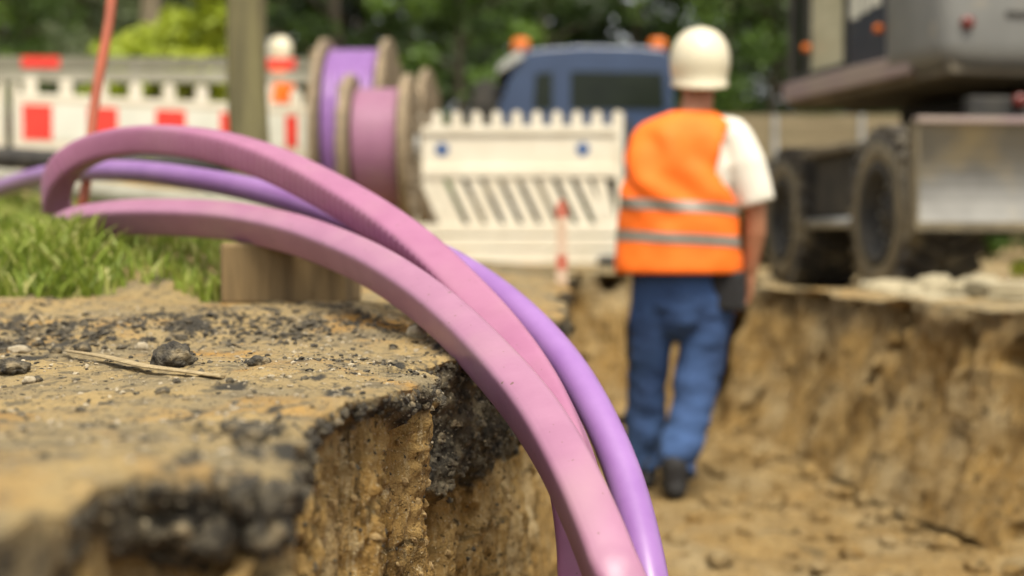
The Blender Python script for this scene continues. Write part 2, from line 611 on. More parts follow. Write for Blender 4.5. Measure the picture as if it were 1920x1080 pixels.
def spaced(breaks):
    out = []
    for a, b, st in breaks:
        n = max(2, int(round((b - a) / st)))
        out.append(np.linspace(a, b, n, endpoint=False))
    out.append(np.array([breaks[-1][1]]))
    return np.concatenate(out)


YS = spaced([(-1, .5, .1), (.5, .85, .008), (.85, 1.05, .005), (1.05, 1.10, .0008), (1.10, 1.395, .0045), (1.395, 1.435, .0018),
             (1.435, 1.94, .0042), (1.94, 2.0, .0016), (2.0, 2.6, .0045), (2.6, 3.6, .010), (3.6, 5, .025), (5, 7.6, .05)])
EDGE = edge_left(YS)
jag = 0.009 * fbm(YS * 14, YS * 0 + 3.3, 0.0, 4, 31, 0.62) * ss(YS, 1.04, 1.18) + 0.0055 * fbm(YS * 75, YS * 0 + 1.3, 0.0, 3, 37) * ss(YS, 1.03, 1.09)
EDGE = EDGE + jag + 0.04 * fbm(YS * 1.6, YS * 0 + 8.1, 0.0, 3, 33) * ss(YS, 2.6, 3.6)
SM = np.convolve(np.pad(EDGE, 6, mode='edge'), np.ones(13) / 13, 'valid')
DE = np.gradient(SM, YS)
NX, NY = 1 / np.sqrt(1 + DE ** 2), -DE / np.sqrt(1 + DE ** 2)

# top of the left bank
TS = np.concatenate([spaced([(0, .03, .0022), (.03, .6, .0042), (.6, 1.4, .012), (1.4, 4, .06)]), np.geomspace(4.2, 34, 28)])
yy = np.repeat(YS[:, None], len(TS), 1)
xx = EDGE[:, None] - TS[None, :]
zz = ground_left(xx, yy) + fine_top(xx, yy) - 0.007 * np.exp(-TS[None, :] / 0.009)
# hollows broken out of the crust near the edge
for (hx, hy, hr, hd) in [(-.245, 1.33, .035, .026), (-.285, 1.345, .03, .018), (-.215, 1.30, .022, .02), (-.155, 1.93, .02, .018), (-.265, 1.17, .03, .008)]:
    dd = np.sqrt((xx - hx) ** 2 + ((yy - hy) * 0.75) ** 2) + 0.010 * fbm(xx * 55, yy * 55, 1.0, 3, 71)
    zz -= hd * (1 - ss(dd, hr * 0.55, hr))
grit = np.zeros_like(zz)
band = np.exp(-((yy - 2.42 - 0.10 * fbm(xx * 4, yy * 0, 2.0, 2, 5)) / .20) ** 2) * ss(-xx, 0.1, 0.5)
grit = ss(fbm(xx * 24, yy * 10, 4.0, 4, 55) + 0.70 * band, 0.68, 1.0)
grit = np.maximum(grit, 0.0)
for (hx, hy, hr) in [(-.25, 1.335, .045), (-.285, 1.345, .035), (-.155, 1.93, .022)]:
    dd = np.sqrt((xx - hx) ** 2 + ((yy - hy) * 0.75) ** 2) + 0.012 * fbm(xx * 60, yy * 60, 1.0, 3, 75)
    grit = np.maximum(grit, 1 - ss(dd, hr * 0.5, hr))
V = np.stack([xx, yy, zz], -1).reshape(-1, 3)
pav = mesh_np('pavement', V, grid_quads(len(YS), len(TS), flip=False), M['pave'], attrs={'grit': ('POINT', grit.ravel())})
tag(pav, 'dusty asphalt pavement along the left of the trench', None, None, 'structure')
TOPZ = zz[:, 0]

# left trench wall
VS = spaced([(0, .02, .0022), (.02, .32, .0042), (.32, .62, .008), (.62, .95, .03)])
nY, nV = len(YS), len(VS)
vv = np.repeat(VS[None, :], nY, 0)
yw = np.repeat(YS[:, None], nV, 1)
ex = np.repeat(EDGE[:, None], nV, 1)
thick = 0.046 + 0.010 * fbm(yw * 13, 0 * yw, 0.0, 3, 41) + 0.009 * fbm(yw * 48, 0 * yw, 0.0, 3, 43) + 0.145 * ss(yw, 1.95, 2.02) * (1 - ss(yw, 2.6, 3.4)) - 0.014 * ss(yw, 1.42, 1.46) * (1 - ss(yw, 1.9, 1.96))
thick = thick + 0.016 * np.exp(-((yw - 1.08) / .03) ** 2)
bx = ex * 1.0
p3 = (bx * 1.0 + DE[:, None] * 0, yw, -vv)
under = ss(vv - thick, -0.012, 0.010)
saw = 1 - ss(yw, 1.02, 1.06)
rough_crust = (1 - 0.8 * saw)
o = np.zeros_like(vv)
# lumps of the broken crust
l1 = fbm(bx * 26, yw * 26, -vv * 30, 3, 101)
l2 = fbm(bx * 80, yw * 80, -vv * 80, 3, 111)
front = np.exp(-((yw - 1.079) / .022) ** 2)
o += (1 - under) * rough_crust * (0.011 * l1 + 0.004 * l2) * ss(vv, 0, .012)
o += (1 - under) * front * (-0.035 * ss(l1, -0.05, 0.45) * ss(vv, .008, .03))
# overhang: the soil below is washed back
o += under * (-0.020 - 0.012 * fbm(yw * 9, 0 * yw, 5.0, 3, 121)) * (1 - 0.75 * saw)
o -= 0.035 * under * front
# soil: vertical scrape marks, lumps and pockets
str_ = fbm(bx * 60, yw * 60, -vv * 6, 4, 131)
lum = fbm(bx * 9, yw * 9, -vv * 7, 4, 141)
gr3 = fbm(ex * 150, yw * 150, -vv * 110, 2, 171)
o += under * (0.0045 * str_ + 0.0022 * gr3 + 0.016 * lum) + under * 0.03 * ss(vv, .1, .8)
poc = ss(fbm(bx * 17, yw * 17, -vv * 15, 3, 151), 0.42, 0.72)
o -= under * 0.022 * poc
o += under * 0.006 * l2 * ss(lum, -.1, .3)
o += 0.03 * fbm(yw * 2.2, 0 * yw, -vv * 3, 3, 161) * ss(yw, 2.6, 3.4) * ss(vv, 0, .1)
X = ex + NX[:, None] * o
Y = yw + NY[:, None] * o
Z = TOPZ[:, None] - vv
Z[:, 1:] += (0.0015 * l2)[:, 1:]
lay = ss(vv - thick + 0.012 * l1 + 0.004 * l2, -0.004, 0.016)
dust = (1 - ss(vv, 0.0, 0.010 + 0.012 * ss(l2, -.3, .5))) * (0.9) + 0.75 * saw * (1 - under) * ss(l1 + 0.6, 0, 0.6) * 0.5
dust = np.clip(dust, 0, 1)
V = np.stack([X, Y, Z], -1).reshape(-1, 3)
wl_ = mesh_np('trench_wall', V, grid_quads(nY, nV, flip=True), M['wall'],
              attrs={'layer': ('POINT', lay.ravel()), 'dust': ('POINT', dust.ravel()), 'grit': ('POINT', np.zeros(V.shape[0]))})
tag(wl_, 'near trench wall, broken asphalt crust over scraped sandy soil', None, None, 'structure')


def stuck(name, lo, hi, n_, s0, s1, m, label, seed):
    g_ = np.random.default_rng(seed)
    ok = np.argwhere((lay >= lo) & (lay <= hi) & (yw > .95) & (yw < 2.7) & (vv < .5) & (vv > .004))
    pk = ok[g_.integers(0, len(ok), n_)]
    pos = np.stack([X[pk[:, 0], pk[:, 1]], Y[pk[:, 0], pk[:, 1]], Z[pk[:, 0], pk[:, 1]]], -1)
    sz = s0 + (s1 - s0) * g_.random(n_) ** 3
    bmr_ = bmesh.new()
    bmesh.ops.create_icosphere(bmr_, subdivisions=1, radius=1)
    bv_ = np.array([v.co[:] for v in bmr_.verts])
    bf_ = np.array([[v.index for v in f.verts] for f in bmr_.faces])
    bmr_.free()
    k_ = g_.uniform(.65, 1.3, (n_, len(bv_), 1)) * g_.uniform(.6, 1.25, (n_, 1, 3))
    vs_ = bv_[None] * k_ * sz[:, None, None] + pos[:, None, :]
    fs_ = bf_[None] + (np.arange(n_) * len(bv_))[:, None, None]
    tag(mesh_np(name, vs_.reshape(-1, 3), None, m, smooth=False, tris=fs_.reshape(-1, 3)), label, None, None, 'stuff')


stuck('aggregate', 0, .3, 2600, .0015, .008, M['rock_dark'], 'dark aggregate in the broken asphalt edge', 351)
stuck('aggregate', 0, .4, 500, .0008, .003, M['rock_pale'], 'pale chips in the broken asphalt edge', 352)
stuck('gravel', .8, 1, 700, .001, .009, M['rock_tan'], 'small stones bedded in the sandy trench face', 353)
stuck('gravel', .8, 1, 500, .001, .006, M['rock_dark'], 'dark crumbs caught on the sandy trench face', 354)


# right bank, right wall, end wall
def bank_wall(name, ax, ay, nx, ny, topz, label, hole=None, seed=200):
    """wall strip: top line (ax, ay) arrays, outward normal (nx, ny) arrays"""
    vs = spaced([(0, .72, .012)])
    a = np.repeat(ax[:, None], len(vs), 1)
    b = np.repeat(ay[:, None], len(vs), 1)
    v = np.repeat(vs[None, :], len(ax), 0)
    z0 = np.repeat(topz[:, None], len(vs), 1)
    f = ss(v, 0, .05)
    o_ = f * (0.045 * fbm(a * 3.3, b * 3.3, v * 2.6, 4, seed) + 0.03 * fbm(a * 11, b * 11, v * 4, 4, seed + 9)) + 0.24 * (v / .72) ** 1.5
    pk = ss(fbm(a * 6, b * 6, v * 6, 3, seed + 21), 0.42, 0.75)
    o_ -= 0.16 * pk * f
    if hole is not None:
        o_ -= hole(a, b, v)
    x_ = a + nx[:, None] * o_
    y_ = b + ny[:, None] * o_
    z_ = z0 - v
    lay_ = 0.55 + 0.45 * ss(v + 0.05 * fbm(a * 5, b * 5, v * 5, 3, seed + 5), .08, .16)
    V_ = np.stack([x_, y_, z_], -1).reshape(-1, 3)
    ob = mesh_np(name, V_, grid_quads(len(ax), len(vs)), M['sand_darker'],
                 attrs={'layer': ('POINT', lay_.ravel()), 'dust': ('POINT', (1 - ss(v, 0, .06)).ravel()), 'grit': ('POINT', np.zeros(V_.shape[0]))})
    tag(ob, label, None, None, 'structure')
    return ob


ry = np.linspace(-1, 7.6, 700)
rx = edge_right(ry) + 0.05 * fbm(ry * 1.5, ry * 0, 0.0, 4, 61)
rz = ground_right(rx, ry) + 0.02 * fbm(rx * 3, ry * 3, 0.0, 4, 63)
bank_wall('trench_wall', rx, ry, -np.ones_like(rx), np.zeros_like(rx), rz, 'sandy trench wall below the excavator')
ts = np.concatenate([spaced([(0, 1.2, .02), (1.2, 4, .08)]), np.geomspace(4.2, 34, 24)])
yy2 = np.repeat(ry[:, None], len(ts), 1)
xx2 = rx[:, None] + ts[None, :]
zz2 = ground_right(xx2, yy2) + 0.02 * fbm(xx2 * 3, yy2 * 3, 0.0, 4, 63)
rb = mesh_np('earth_bank', np.stack([xx2, yy2, zz2], -1).reshape(-1, 3), grid_quads(len(ry), len(ts), flip=True), M['pave'],
             attrs={'grit': ('POINT', (0.4 * ss(fbm(xx2 * 6, yy2 * 6, 1.0, 4, 65), .3, .8)).ravel())})
tag(rb, 'sandy bank carrying the excavator', None, None, 'structure')

exx = np.linspace(.20, 1.45, 260)
eyy = 7.45 + 0.05 * fbm(exx * 3, exx * 0, 2.0, 3, 67)
ezz = ground_far(exx, eyy) + 0.02 * fbm(exx * 3, eyy * 3, 0.0, 4, 63)
bank_wall('trench_wall', exx, eyy, np.zeros_like(exx), -np.ones_like(exx), ezz, 'far end wall of the trench behind the worker',
          hole=lambda a, b, v: 0.95 * ss(a, .97, 1.02) * (1 - ss(a, 1.17, 1.25)) * ss(v, .14, .20), seed=240)

# far ground, one sheet to the horizon
fx = np.concatenate([-np.geomspace(180, 6.2, 40), np.linspace(-6, 6, 200), np.geomspace(6.2, 180, 40)])
fy = np.concatenate([np.linspace(7.45, 14, 110), np.geomspace(14.1, 300, 50)])
gx, gy = np.meshgrid(fx, fy)
gz = ground_far(gx, gy) + 0.02 * fbm(gx * 3, gy * 3, 0.0, 4, 63)
gz += 9.0 * ss(gy, 45, 110)
fr = np.where(gy < 7.46, 1, 0)
gy2 = np.where((fr == 1) & (gx > .20) & (gx < 1.45), np.interp(gx, exx, eyy), gy)
gz = np.where((fr == 1) & (gx > .20) & (gx < 1.45), np.interp(gx, exx, ezz), gz)
gd = mesh_np('ground', np.stack([gx, gy2, gz], -1).reshape(-1, 3), grid_quads(len(fy), len(fx)), M['pave'],
             attrs={'grit': ('POINT', (0.5 * ss(fbm(gx, gy, 1.0, 4, 69), .2, .8)).ravel())})
tag(gd, 'open ground running back to the trees', None, None, 'structure')

# trench floor
qx = np.linspace(-.8, 3.6, 190)
qy = np.linspace(-1, 8.3, 420)
gx, gy = np.meshgrid(qx, qy)
gz = FLOOR_Z + 0.03 * fbm(gx * 2.5, gy * 2.5, 0.0, 4, 81) + 0.012 * np.clip(fbm(gx * 9, gy * 9, 0.0, 3, 83), 0, 1)
gz += 0.13 * ss(gx - edge_right(gy), -0.35, 0.1) + 0.10 * ss(edge_left(gy) - gx, -0.30, 0.1) + 0.05 * ss(gy, 7.0, 7.6)
nf = gx.size
fl = mesh_np('trench_floor', np.stack([gx, gy, gz], -1).reshape(-1, 3), grid_quads(len(qy), len(qx)), M['sand_darker'],
             attrs={'layer': ('POINT', np.ones(nf)), 'dust': ('POINT', 0.25 * np.ones(nf)), 'grit': ('POINT', np.zeros(nf))})
tag(fl, 'loose sand on the bottom of the trench', None, None, 'structure')


g_ = np.random.default_rng(371)
FC = []
for _ in range(900):
    y_ = g_.uniform(2.6, 7.3)
    t_ = g_.random()
    x_ = float(edge_right(y_)) - .30 - .9 * t_ ** 2.2 if g_.random() < .75 else float(edge_left(y_)) + .15 + .8 * g_.random()
    FC.append((x_, y_))
FC = np.array(FC)
FSZ = .005 + .038 * g_.random(900) ** 6
bi = bmesh.new()
bmesh.ops.create_icosphere(bi, subdivisions=2, radius=1)
bv_ = np.array([v.co[:] for v in bi.verts])
bf_ = np.array([[v.index for v in f.verts] for f in bi.faces])
bi.free()
dn = 1 + .35 * np.stack([fbm(bv_[:, 0] * 1.7 + 7 * q, bv_[:, 1] * 1.7, bv_[:, 2] * 1.7, 2, 375) for q in range(900)])
iy = np.clip(np.searchsorted(qy, FC[:, 1]), 0, len(qy) - 1)
ix = np.clip(np.searchsorted(qx, FC[:, 0]), 0, len(qx) - 1)
fz_ = gz[iy, ix]
vs_ = bv_[None] * dn[..., None] * (FSZ[:, None, None] * np.array([1, 1, .75])) + np.stack([FC[:, 0], FC[:, 1], fz_ + FSZ * .3], -1)[:, None, :]
nv_ = 900 * len(bv_)
tag(mesh_np('soil_clods', vs_.reshape(-1, 3), None, M['sand_darker'], tris=(bf_[None] + (np.arange(900) * len(bv_))[:, None, None]).reshape(-1, 3),
            attrs={'layer': ('POINT', np.ones(nv_)), 'dust': ('POINT', .2 * np.ones(nv_)), 'grit': ('POINT', np.zeros(nv_))}),
    'crumbled soil fallen along the foot of the trench walls', None, None, 'stuff')


def gl(x, y):
    return float(ground_left(x, y) + fine_top(np.array(x), np.array(y)))


# ------------------------------------------------------------------ stones, twig, grit
def rock_mesh(name, sx, sy, sz, seed, m, sub=3, amp=0.22, fr=2.2):
    bm = bmesh.new()
    bmesh.ops.create_icosphere(bm, subdivisions=sub, radius=1)
    co = np.array([v.co[:] for v in bm.verts])
    d = 1 + amp * fbm(co[:, 0] * fr + seed, co[:, 1] * fr, co[:, 2] * fr, 3, seed) + 0.05 * fbm(co[:, 0] * 9, co[:, 1] * 9 + seed, co[:, 2] * 9, 2, seed + 3)
    for v, k in zip(bm.verts, d):
        v.co = Vector((v.co.x * k * sx, v.co.y * k * sy, max(v.co.z, -0.55) * k * sz))
    me = bpy.data.meshes.new(name)
    bm.to_mesh(me)
    bm.free()
    me.polygons.foreach_set('use_smooth', [True] * len(me.polygons))
    me.materials.append(m)
    return me


def on_pave(px, py):
    """pixel -> point on the pavement (march along the ray)"""
    d = 0.6
    while d < 8:
        p = P(px, py, d)
        if p.z <= gl(p.x, p.y):
            return p
        d += 0.004
    return P(px, py, 3)


def stone(name, px, py, wpx, hpx, m, seed, label, cat, group=None, yk=0.9, rz=0.0, amp=0.22):
    p = on_pave(px, py)
    w = wpx / FPX * p.y
    h = hpx / FPX * p.y
    o_ = bpy.data.objects.new(name, rock_mesh(name, w / 2, w / 2 * yk, h / 1.5, seed, m, 4 if wpx > 60 else 3, amp))
    o_.location = (p.x, p.y + w * 0.3, gl(p.x, p.y + w * .3) + h * 0.30)
    o_.rotation_euler = (0, 0, rz)
    link(o_)
    return tag(o_, label, cat, group)


G_ST = 'loose stones on the pavement'
stone('asphalt_lump', 320, 690, 78, 46, M['rock_dark'], 5, 'largest dark asphalt lump on the pavement, just behind the straw stalk', 'stone', G_ST)
stone('asphalt_lump', 485, 686, 42, 18, M['rock_dark'], 8, 'small dark lump right of the largest lump on the pavement', 'stone', G_ST, rz=.6)
stone('asphalt_lump', 302, 739, 28, 12, M['rock_dark'], 12, 'small dark lump in front of the straw stalk', 'stone', G_ST)
stone('asphalt_lump', 14, 704, 66, 26, M['rock_dark'], 15, 'flat dark lump cut by the left edge of the photo', 'stone', G_ST)
stone('asphalt_lump', 105, 664, 27, 17, M['rock_dark'], 18, 'dark pebble just beyond the left tip of the straw stalk', 'stone', G_ST)
stone('asphalt_lump', 152, 661, 32, 17, M['rock_dark'], 22, 'dark pebble touching the straw stalk from behind, near its left end', 'stone', G_ST)
stone('pebble', 32, 662, 38, 13, M['rock_pale'], 25, 'pale flat pebble near the left edge of the photo', 'stone', G_ST)
stone('pebble', 264, 657, 24, 17, M['rock_pale'], 28, 'pale round pebble just left of the largest dark lump', 'stone', G_ST)
stone('pebble', 52, 720, 26, 14, M['rock_pale'], 31, 'pale pebble in front of the flat dark lump at the left edge', 'stone', G_ST)
stone('asphalt_lump', 69, 717, 18, 12, M['rock_dark'], 33, 'little dark pebble beside the pale one at the left edge', 'stone', G_ST)
stone('asphalt_lump', 430, 718, 16, 11, M['rock_dark'], 35, 'little dark pebble below the right tip of the straw stalk', 'stone', G_ST)
stone('pebble', 780, 634, 36, 24, M['rock_pale'], 38, 'tan stone half under the nearest pink duct, right of the wooden block', 'stone', G_ST)
stone('asphalt_lump', 466, 832, 66, 34, M['rock_dark'], 44, 'dark asphalt chunk in the hollow at the pavement edge', 'stone', G_ST)
stone('asphalt_lump', 432, 812, 46, 24, M['rock_dark'], 47, 'smaller dark chunk behind the one in the pavement hollow', 'stone', G_ST)
# chunks of crust hanging at the broken corner: pieces of the wall
for i, (px, py, d, w, sd_) in enumerate([(335, 945, 1.09, .046, 51), (395, 985, 1.095, .055, 54), (452, 940, 1.09, .05, 57), (500, 985, 1.09, .042, 60),
                                         (350, 1030, 1.12, .045, 63), (430, 905, 1.085, .034, 66), (512, 935, 1.085, .034, 68), (300, 1010, 1.11, .04, 70)]):
    o_ = bpy.data.objects.new('asphalt_chunk', rock_mesh('asphalt_chunk', w / 2, w / 2 * .8, w / 2 * .9, sd_, M['rock_dark'], 3, .3))
    o_.location = P(px, py, d)
    o_.rotation_euler = (sd_, sd_ * 2, sd_ * 3)
    link(o_, wl_)

# straw stalk
tp = [on_pave(x, y) for x, y in [(122, 668), (200, 683), (262, 697), (330, 704), (418, 712)]]
tw = []
for i, p in enumerate(tp):
    tw.append((p.x, p.y, gl(p.x, p.y) + (0.008, 0.010, 0.008, 0.007, 0.004)[i]))
mb = MB()
pth = smooth_path(tw, 6)
mb.tube(pth, [(0.0075 * (0.35 + math.sin(math.pi * (0.1 + 0.75 * i / len(pth)))), 0.0022) for i in range(len(pth))], 8)
tag(mb.build('straw_stalk', M['twig']), 'flattened dry straw stalk lying across the pavement', 'straw')
for i, (a, b, lab) in enumerate([((45, 608), (62, 588), 'left leg of two short bleached straws leaning into a peak'), ((85, 612), (72, 590), 'right leg of two short bleached straws leaning into a peak')]):
    p = on_pave(*a)
    q = P(b[0], b[1], p.y + .03)
    mb = MB()
    mb.tube([p, (p + q) / 2 + Vector((0, 0, .003)), q], .0026, 6)
    tag(mb.build('straw_bit', M['twig']), lab, 'straw', 'bleached straws')

# fine grit: uncountable crumbs on the pavement
bmr = bmesh.new()
bmesh.ops.create_icosphere(bmr, subdivisions=1, radius=1)
base_v = np.array([v.co[:] for v in bmr.verts])
base_f = np.array([[v.index for v in f.verts] for f in bmr.faces])
bmr.free()


def crumbs(name, xs, ys, szs, m, label, zfun, seed):
    g = np.random.default_rng(seed)
    n_ = len(xs)
    z0 = zfun(xs, ys)
    k = g.uniform(0.6, 1.3, (n_, len(base_v), 1)) * np.stack([g.uniform(.7, 1.3, n_), g.uniform(.7, 1.3, n_), g.uniform(.45, .8, n_)], -1)[:, None, :]
    vs_ = base_v[None] * k * szs[:, None, None]
    vs_ = vs_ + np.stack([xs, ys, z0 + szs * 0.25], -1)[:, None, :]
    fs_ = base_f[None] + (np.arange(n_) * len(base_v))[:, None, None]
    ob = mesh_np(name, vs_.reshape(-1, 3), None, m, smooth=False, tris=fs_.reshape(-1, 3))
    tag(ob, label, None, None, 'stuff')
    return ob


def scatter(n_, y0, y1, seed, dens=None, xmax=1.3):
    g = np.random.default_rng(seed)
    ys_ = g.uniform(y0, y1, n_ * 3)
    xs_ = edge_left(ys_) - 0.012 - g.uniform(0, 1, n_ * 3) ** 1.2 * xmax
    ok = np.abs(xs_) < ys_ * 0.37 + 0.05
    if dens is not None:
        ok &= g.uniform(0, 1, n_ * 3) < dens(xs_, ys_)
    return xs_[ok][:n_], ys_[ok][:n_], g


zt = lambda a, b: ground_left(a, b) + fine_top(a, b)
xs_, ys_, g_ = scatter(2600, 1.1, 2.9, 301, lambda a, b: 0.25 + 0.75 * ss(fbm(a * 5, b * 4, 0.0, 3, 91), .0, .5))
crumbs('grit', xs_, ys_, 0.0012 + 0.0042 * g_.random(len(xs_)) ** 3, M['rock_dark'], 'dark asphalt crumbs strewn on the pavement', zt, 302)
xs_, ys_, g_ = scatter(1500, 2.2, 2.75, 303, lambda a, b: np.exp(-((b - 2.42 - 0.10 * fbm(a * 4, b * 0, 2.0, 2, 5)) / .15) ** 2) * ss(-a, .1, .5))
crumbs('grit', xs_, ys_, 0.002 + 0.008 * g_.random(len(xs_)) ** 3, M['rock_dark'], 'band of dark crumbs across the pavement', zt, 304)
xs_, ys_, g_ = scatter(1800, 1.0, 2.9, 305)
crumbs('grit', xs_, ys_, 0.001 + 0.0032 * g_.random(len(xs_)) ** 3, M['rock_pale'], 'pale sand grains and chips on the pavement', zt, 306)


# ------------------------------------------------------------------ ducts
def duct(name, ctrl, tail, m, hs_, hu_, roll, round_=False, rib=0.0, label='', cat='duct', group=None):
    pts = [P(*c) for c in ctrl] + [Vector(t) for t in tail]
    a = smooth_path(pts, 14)
    seg = np.linalg.norm(np.diff(a, axis=0), axis=1)
    s_ = np.concatenate([[0], np.cumsum(seg)])
    L_ = s_[-1]
    N = int(L_ / 0.006)
    t_ = np.linspace(0, L_, N)
    a = np.stack([np.interp(t_, s_, a[:, k]) for k in range(3)], -1)
    T = np.gradient(a, axis=0)
    T /= np.linalg.norm(T, axis=1)[:, None]
    S = np.cross(T, np.array([0, 0, 1.0]))
    S /= np.linalg.norm(S, axis=1)[:, None]
    U = np.cross(S, T)
    u = t_ / L_
    ph = np.interp(a[:, 1], *roll)             # roll by depth
    S2 = S * np.cos(ph)[:, None] - U * np.sin(ph)[:, None]
    U2 = U * np.cos(ph)[:, None] + S * np.sin(ph)[:, None]
    prof = []
    if round_:
        n_ = 28
        prof = [(math.cos(2 * math.pi * k / n_) * hs_, math.sin(2 * math.pi * k / n_) * hu_) for k in range(n_)]
    else:
        rc = 0.0125
        for cx, cy, a0 in ((hs_ - rc, hu_ - rc, 0), (-hs_ + rc, hu_ - rc, 90), (-hs_ + rc, -hu_ + rc, 180), (hs_ - rc, -hu_ + rc, 270)):
            for k in range(6):
                an = R(a0 + 90 * k / 5)
                prof.append((cx + rc * math.cos(an), cy + rc * math.sin(an)))
            # a few points on the following flat side so that it can be slightly crowned
            nxt = {0: [(0.5, 1.02), (0, 1.03), (-0.5, 1.02)], 90: [(-1.02, .5), (-1.03, 0), (-1.02, -.5)], 180: [(-.5, -1.02), (0, -1.03), (.5, -1.02)], 270: [(1.02, -.5), (1.03, 0), (1.02, .5)]}[a0]
            for fx_, fy_ in nxt:
                prof.append((fx_ * hs_, fy_ * hu_))
    pr = np.array(prof)
    k = np.ones((N, len(pr)))
    off = np.zeros((N, len(pr)))
    if rib:
        side = ss(np.abs(pr[:, 0]) / hs_, 0.92, 1.0)
        off = rib * (ss(a[:, 1], 2.3, 2.75) * np.sin(t_ / 0.023 * 2 * math.pi))[:, None] * side[None, :] * ((pr[:, 0] > 0) * 2 - 1)[None, :]
    wob = 1 + 0.012 * vnoise(t_ * 6, t_ * 0, 0.0, 5)
    V_ = a[:, None, :] + S2[:, None, :] * (pr[None, :, 0] * wob[:, None] + off)[..., None] + U2[:, None, :] * (pr[None, :, 1] * wob[:, None])[..., None]
    n_ = len(pr)
    i = np.arange(N - 1)[:, None] * n_
    kk = np.arange(n_)[None, :]
    q = np.stack([i + kk, i + (kk + 1) % n_, i + n_ + (kk + 1) % n_, i + n_ + kk], -1).reshape(-1, 4)
    ob = mesh_np(name, V_.reshape(-1, 3), q, m)
    bm = bmesh.new()
    bm.from_mesh(ob.data)
    bmesh.ops.recalc_face_normals(bm, faces=bm.faces)
    bm.to_mesh(ob.data)
    bm.free()
    tag(ob, label, cat, group)
    return ob


G_D = 'cable ducts arching into the trench'
duct('cable_duct', [(60, 500, 3.56), (110, 432, 3.48), (200, 410, 3.38), (300, 407, 3.26), (420, 413, 3.10), (520, 431, 2.94), (600, 455, 2.80), (700, 499, 2.60),
                    (796, 562, 2.40), (870, 627, 2.22), (927, 687, 2.09), (970, 736, 2.0), (1008, 786, 1.92), (1040, 836, 1.85), (1070, 892, 1.78), (1107, 972, 1.71), (1142, 1060, 1.65), (1172, 1150, 1.61)],
     [(.21, 1.50, -.52), (.33, 1.25, -.68), (.50, .8, -.735), (.7, .1, -.75)], M['pink'], .029, .037,
     ([1.6, 2.1, 2.7, 3.5], [R(10), R(16), R(30), R(38)]), label='lower pink rectangular plastic duct, nearest of the arching ducts', group=G_D)
duct('cable_duct', [(150, 480, 3.70), (118, 420, 3.68), (104, 370, 3.64), (118, 318, 3.58), (168, 282, 3.52), (240, 264, 3.43), (310, 262, 3.33), (400, 273, 3.21), (500, 303, 3.08),
                    (600, 350, 2.94), (700, 408, 2.78), (790, 474, 2.63), (870, 550, 2.49), (935, 620, 2.36), (995, 702, 2.22), (1038, 780, 2.11), (1068, 860, 2.01),
                    (1088, 950, 1.92), (1102, 1045, 1.85), (1112, 1150, 1.79)],
     [(.15, 1.70, -.50), (.20, 1.5, -.66), (.36, .95, -.735), (.5, .1, -.75)], M['pink2'], .033, .033,
     ([1.7, 2.2, 2.7, 3.1, 3.6], [R(30), R(28), R(20), R(10), R(4)]), rib=.0022, label='upper pink duct with finely ribbed side, highest of the arching ducts', group=G_D)
duct('cable_duct', [(-60, 400, 5.4), (-20, 362, 5.0), (30, 343, 4.65), (85, 328, 4.3), (160, 320, 3.98), (250, 321, 3.75), (350, 333, 3.54), (450, 350, 3.36), (550, 376, 3.20), (650, 412, 3.04),
                    (750, 450, 2.88), (850, 496, 2.72), (955, 568, 2.54), (1050, 665, 2.38), (1122, 780, 2.24), (1176, 910, 2.12), (1212, 1060, 2.0), (1228, 1170, 1.95)],
     [(.22, 1.88, -.52), (.30, 1.68, -.67), (.55, 1.1, -.745), (.9, .1, -.75)], M['purple'], .0285, .0285,
     ([1.7, 4.2], [0.0, 0.0]), round_=True, label='glossy round violet duct behind the two pink ducts', group=G_D)

# ------------------------------------------------------------------ verge grass
def blades(name, n_, sampler, hmin, hmax, wid, m, label, seed, zf):
    g = np.random.default_rng(seed)
    xs, ys = sampler(g, n_)
    n_ = len(xs)
    z0 = zf(xs, ys)
    h = g.uniform(hmin, hmax, n_) * (0.6 + 0.4 * ss(fbm(xs * 5, ys * 5, 0.0, 2, seed), -.5, .5))
    a = g.uniform(0, 2 * np.pi, n_)
    lean = g.uniform(.1, .8, n_) * h
    la = g.uniform(0, 2 * np.pi, n_)
    dx, dy = np.cos(a) * wid, np.sin(a) * wid
    lx, ly = np.cos(la) * lean, np.sin(la) * lean
    rows = []
    for t, w in ((0, 1), (.45, .85), (.8, .5)):
        cx, cy, cz = xs + lx * t * t, ys + ly * t * t, z0 + h * t * (1 - .15 * t)
        rows.append(np.stack([cx - dx * w, cy - dy * w, cz], -1))
        rows.append(np.stack([cx + dx * w, cy + dy * w, cz], -1))
    rows.append(np.stack([xs + lx, ys + ly, z0 + h * .85], -1))
    V_ = np.stack(rows, 1).reshape(-1, 3)
    b = (np.arange(n_) * 7)[:, None]
    q = np.concatenate([b + np.array([[0, 1, 3, 2]]), b + np.array([[2, 3, 5, 4]])], 0)
    t_ = b + np.array([[4, 5, 6]])
    sh = np.clip(g.normal(.45, .2, n_) + 0.25 * fbm(xs * 3, ys * 3, 0.0, 2, seed + 4), 0, 1)
    sh = np.where(g.random(n_) < .12, 1.0, sh)
    ob = mesh_np(name, V_, q, m, smooth=False, tris=t_, attrs={'shade': ('FACE', np.concatenate([sh, sh, sh]))})
    tag(ob, label, None, None, 'stuff')
    return ob


def verge(g, n_):
    x = -0.46 - g.random(n_ * 3) ** 1.1 * 1.5
    y = 3.02 + g.random(n_ * 3) ** 1.3 * 1.6
    lim = 3.06 + 0.13 * fbm(x * 7, y * 0, 0.0, 3, 77) + 0.35 * (fbm(x * 9, y * 9, 1.0, 2, 79) > .45) + 0.4 * ss(x, -.62, -.40)
    ok = (y > lim) & (np.abs(x) < y * .42)
    return x[ok][:n_], y[ok][:n_]


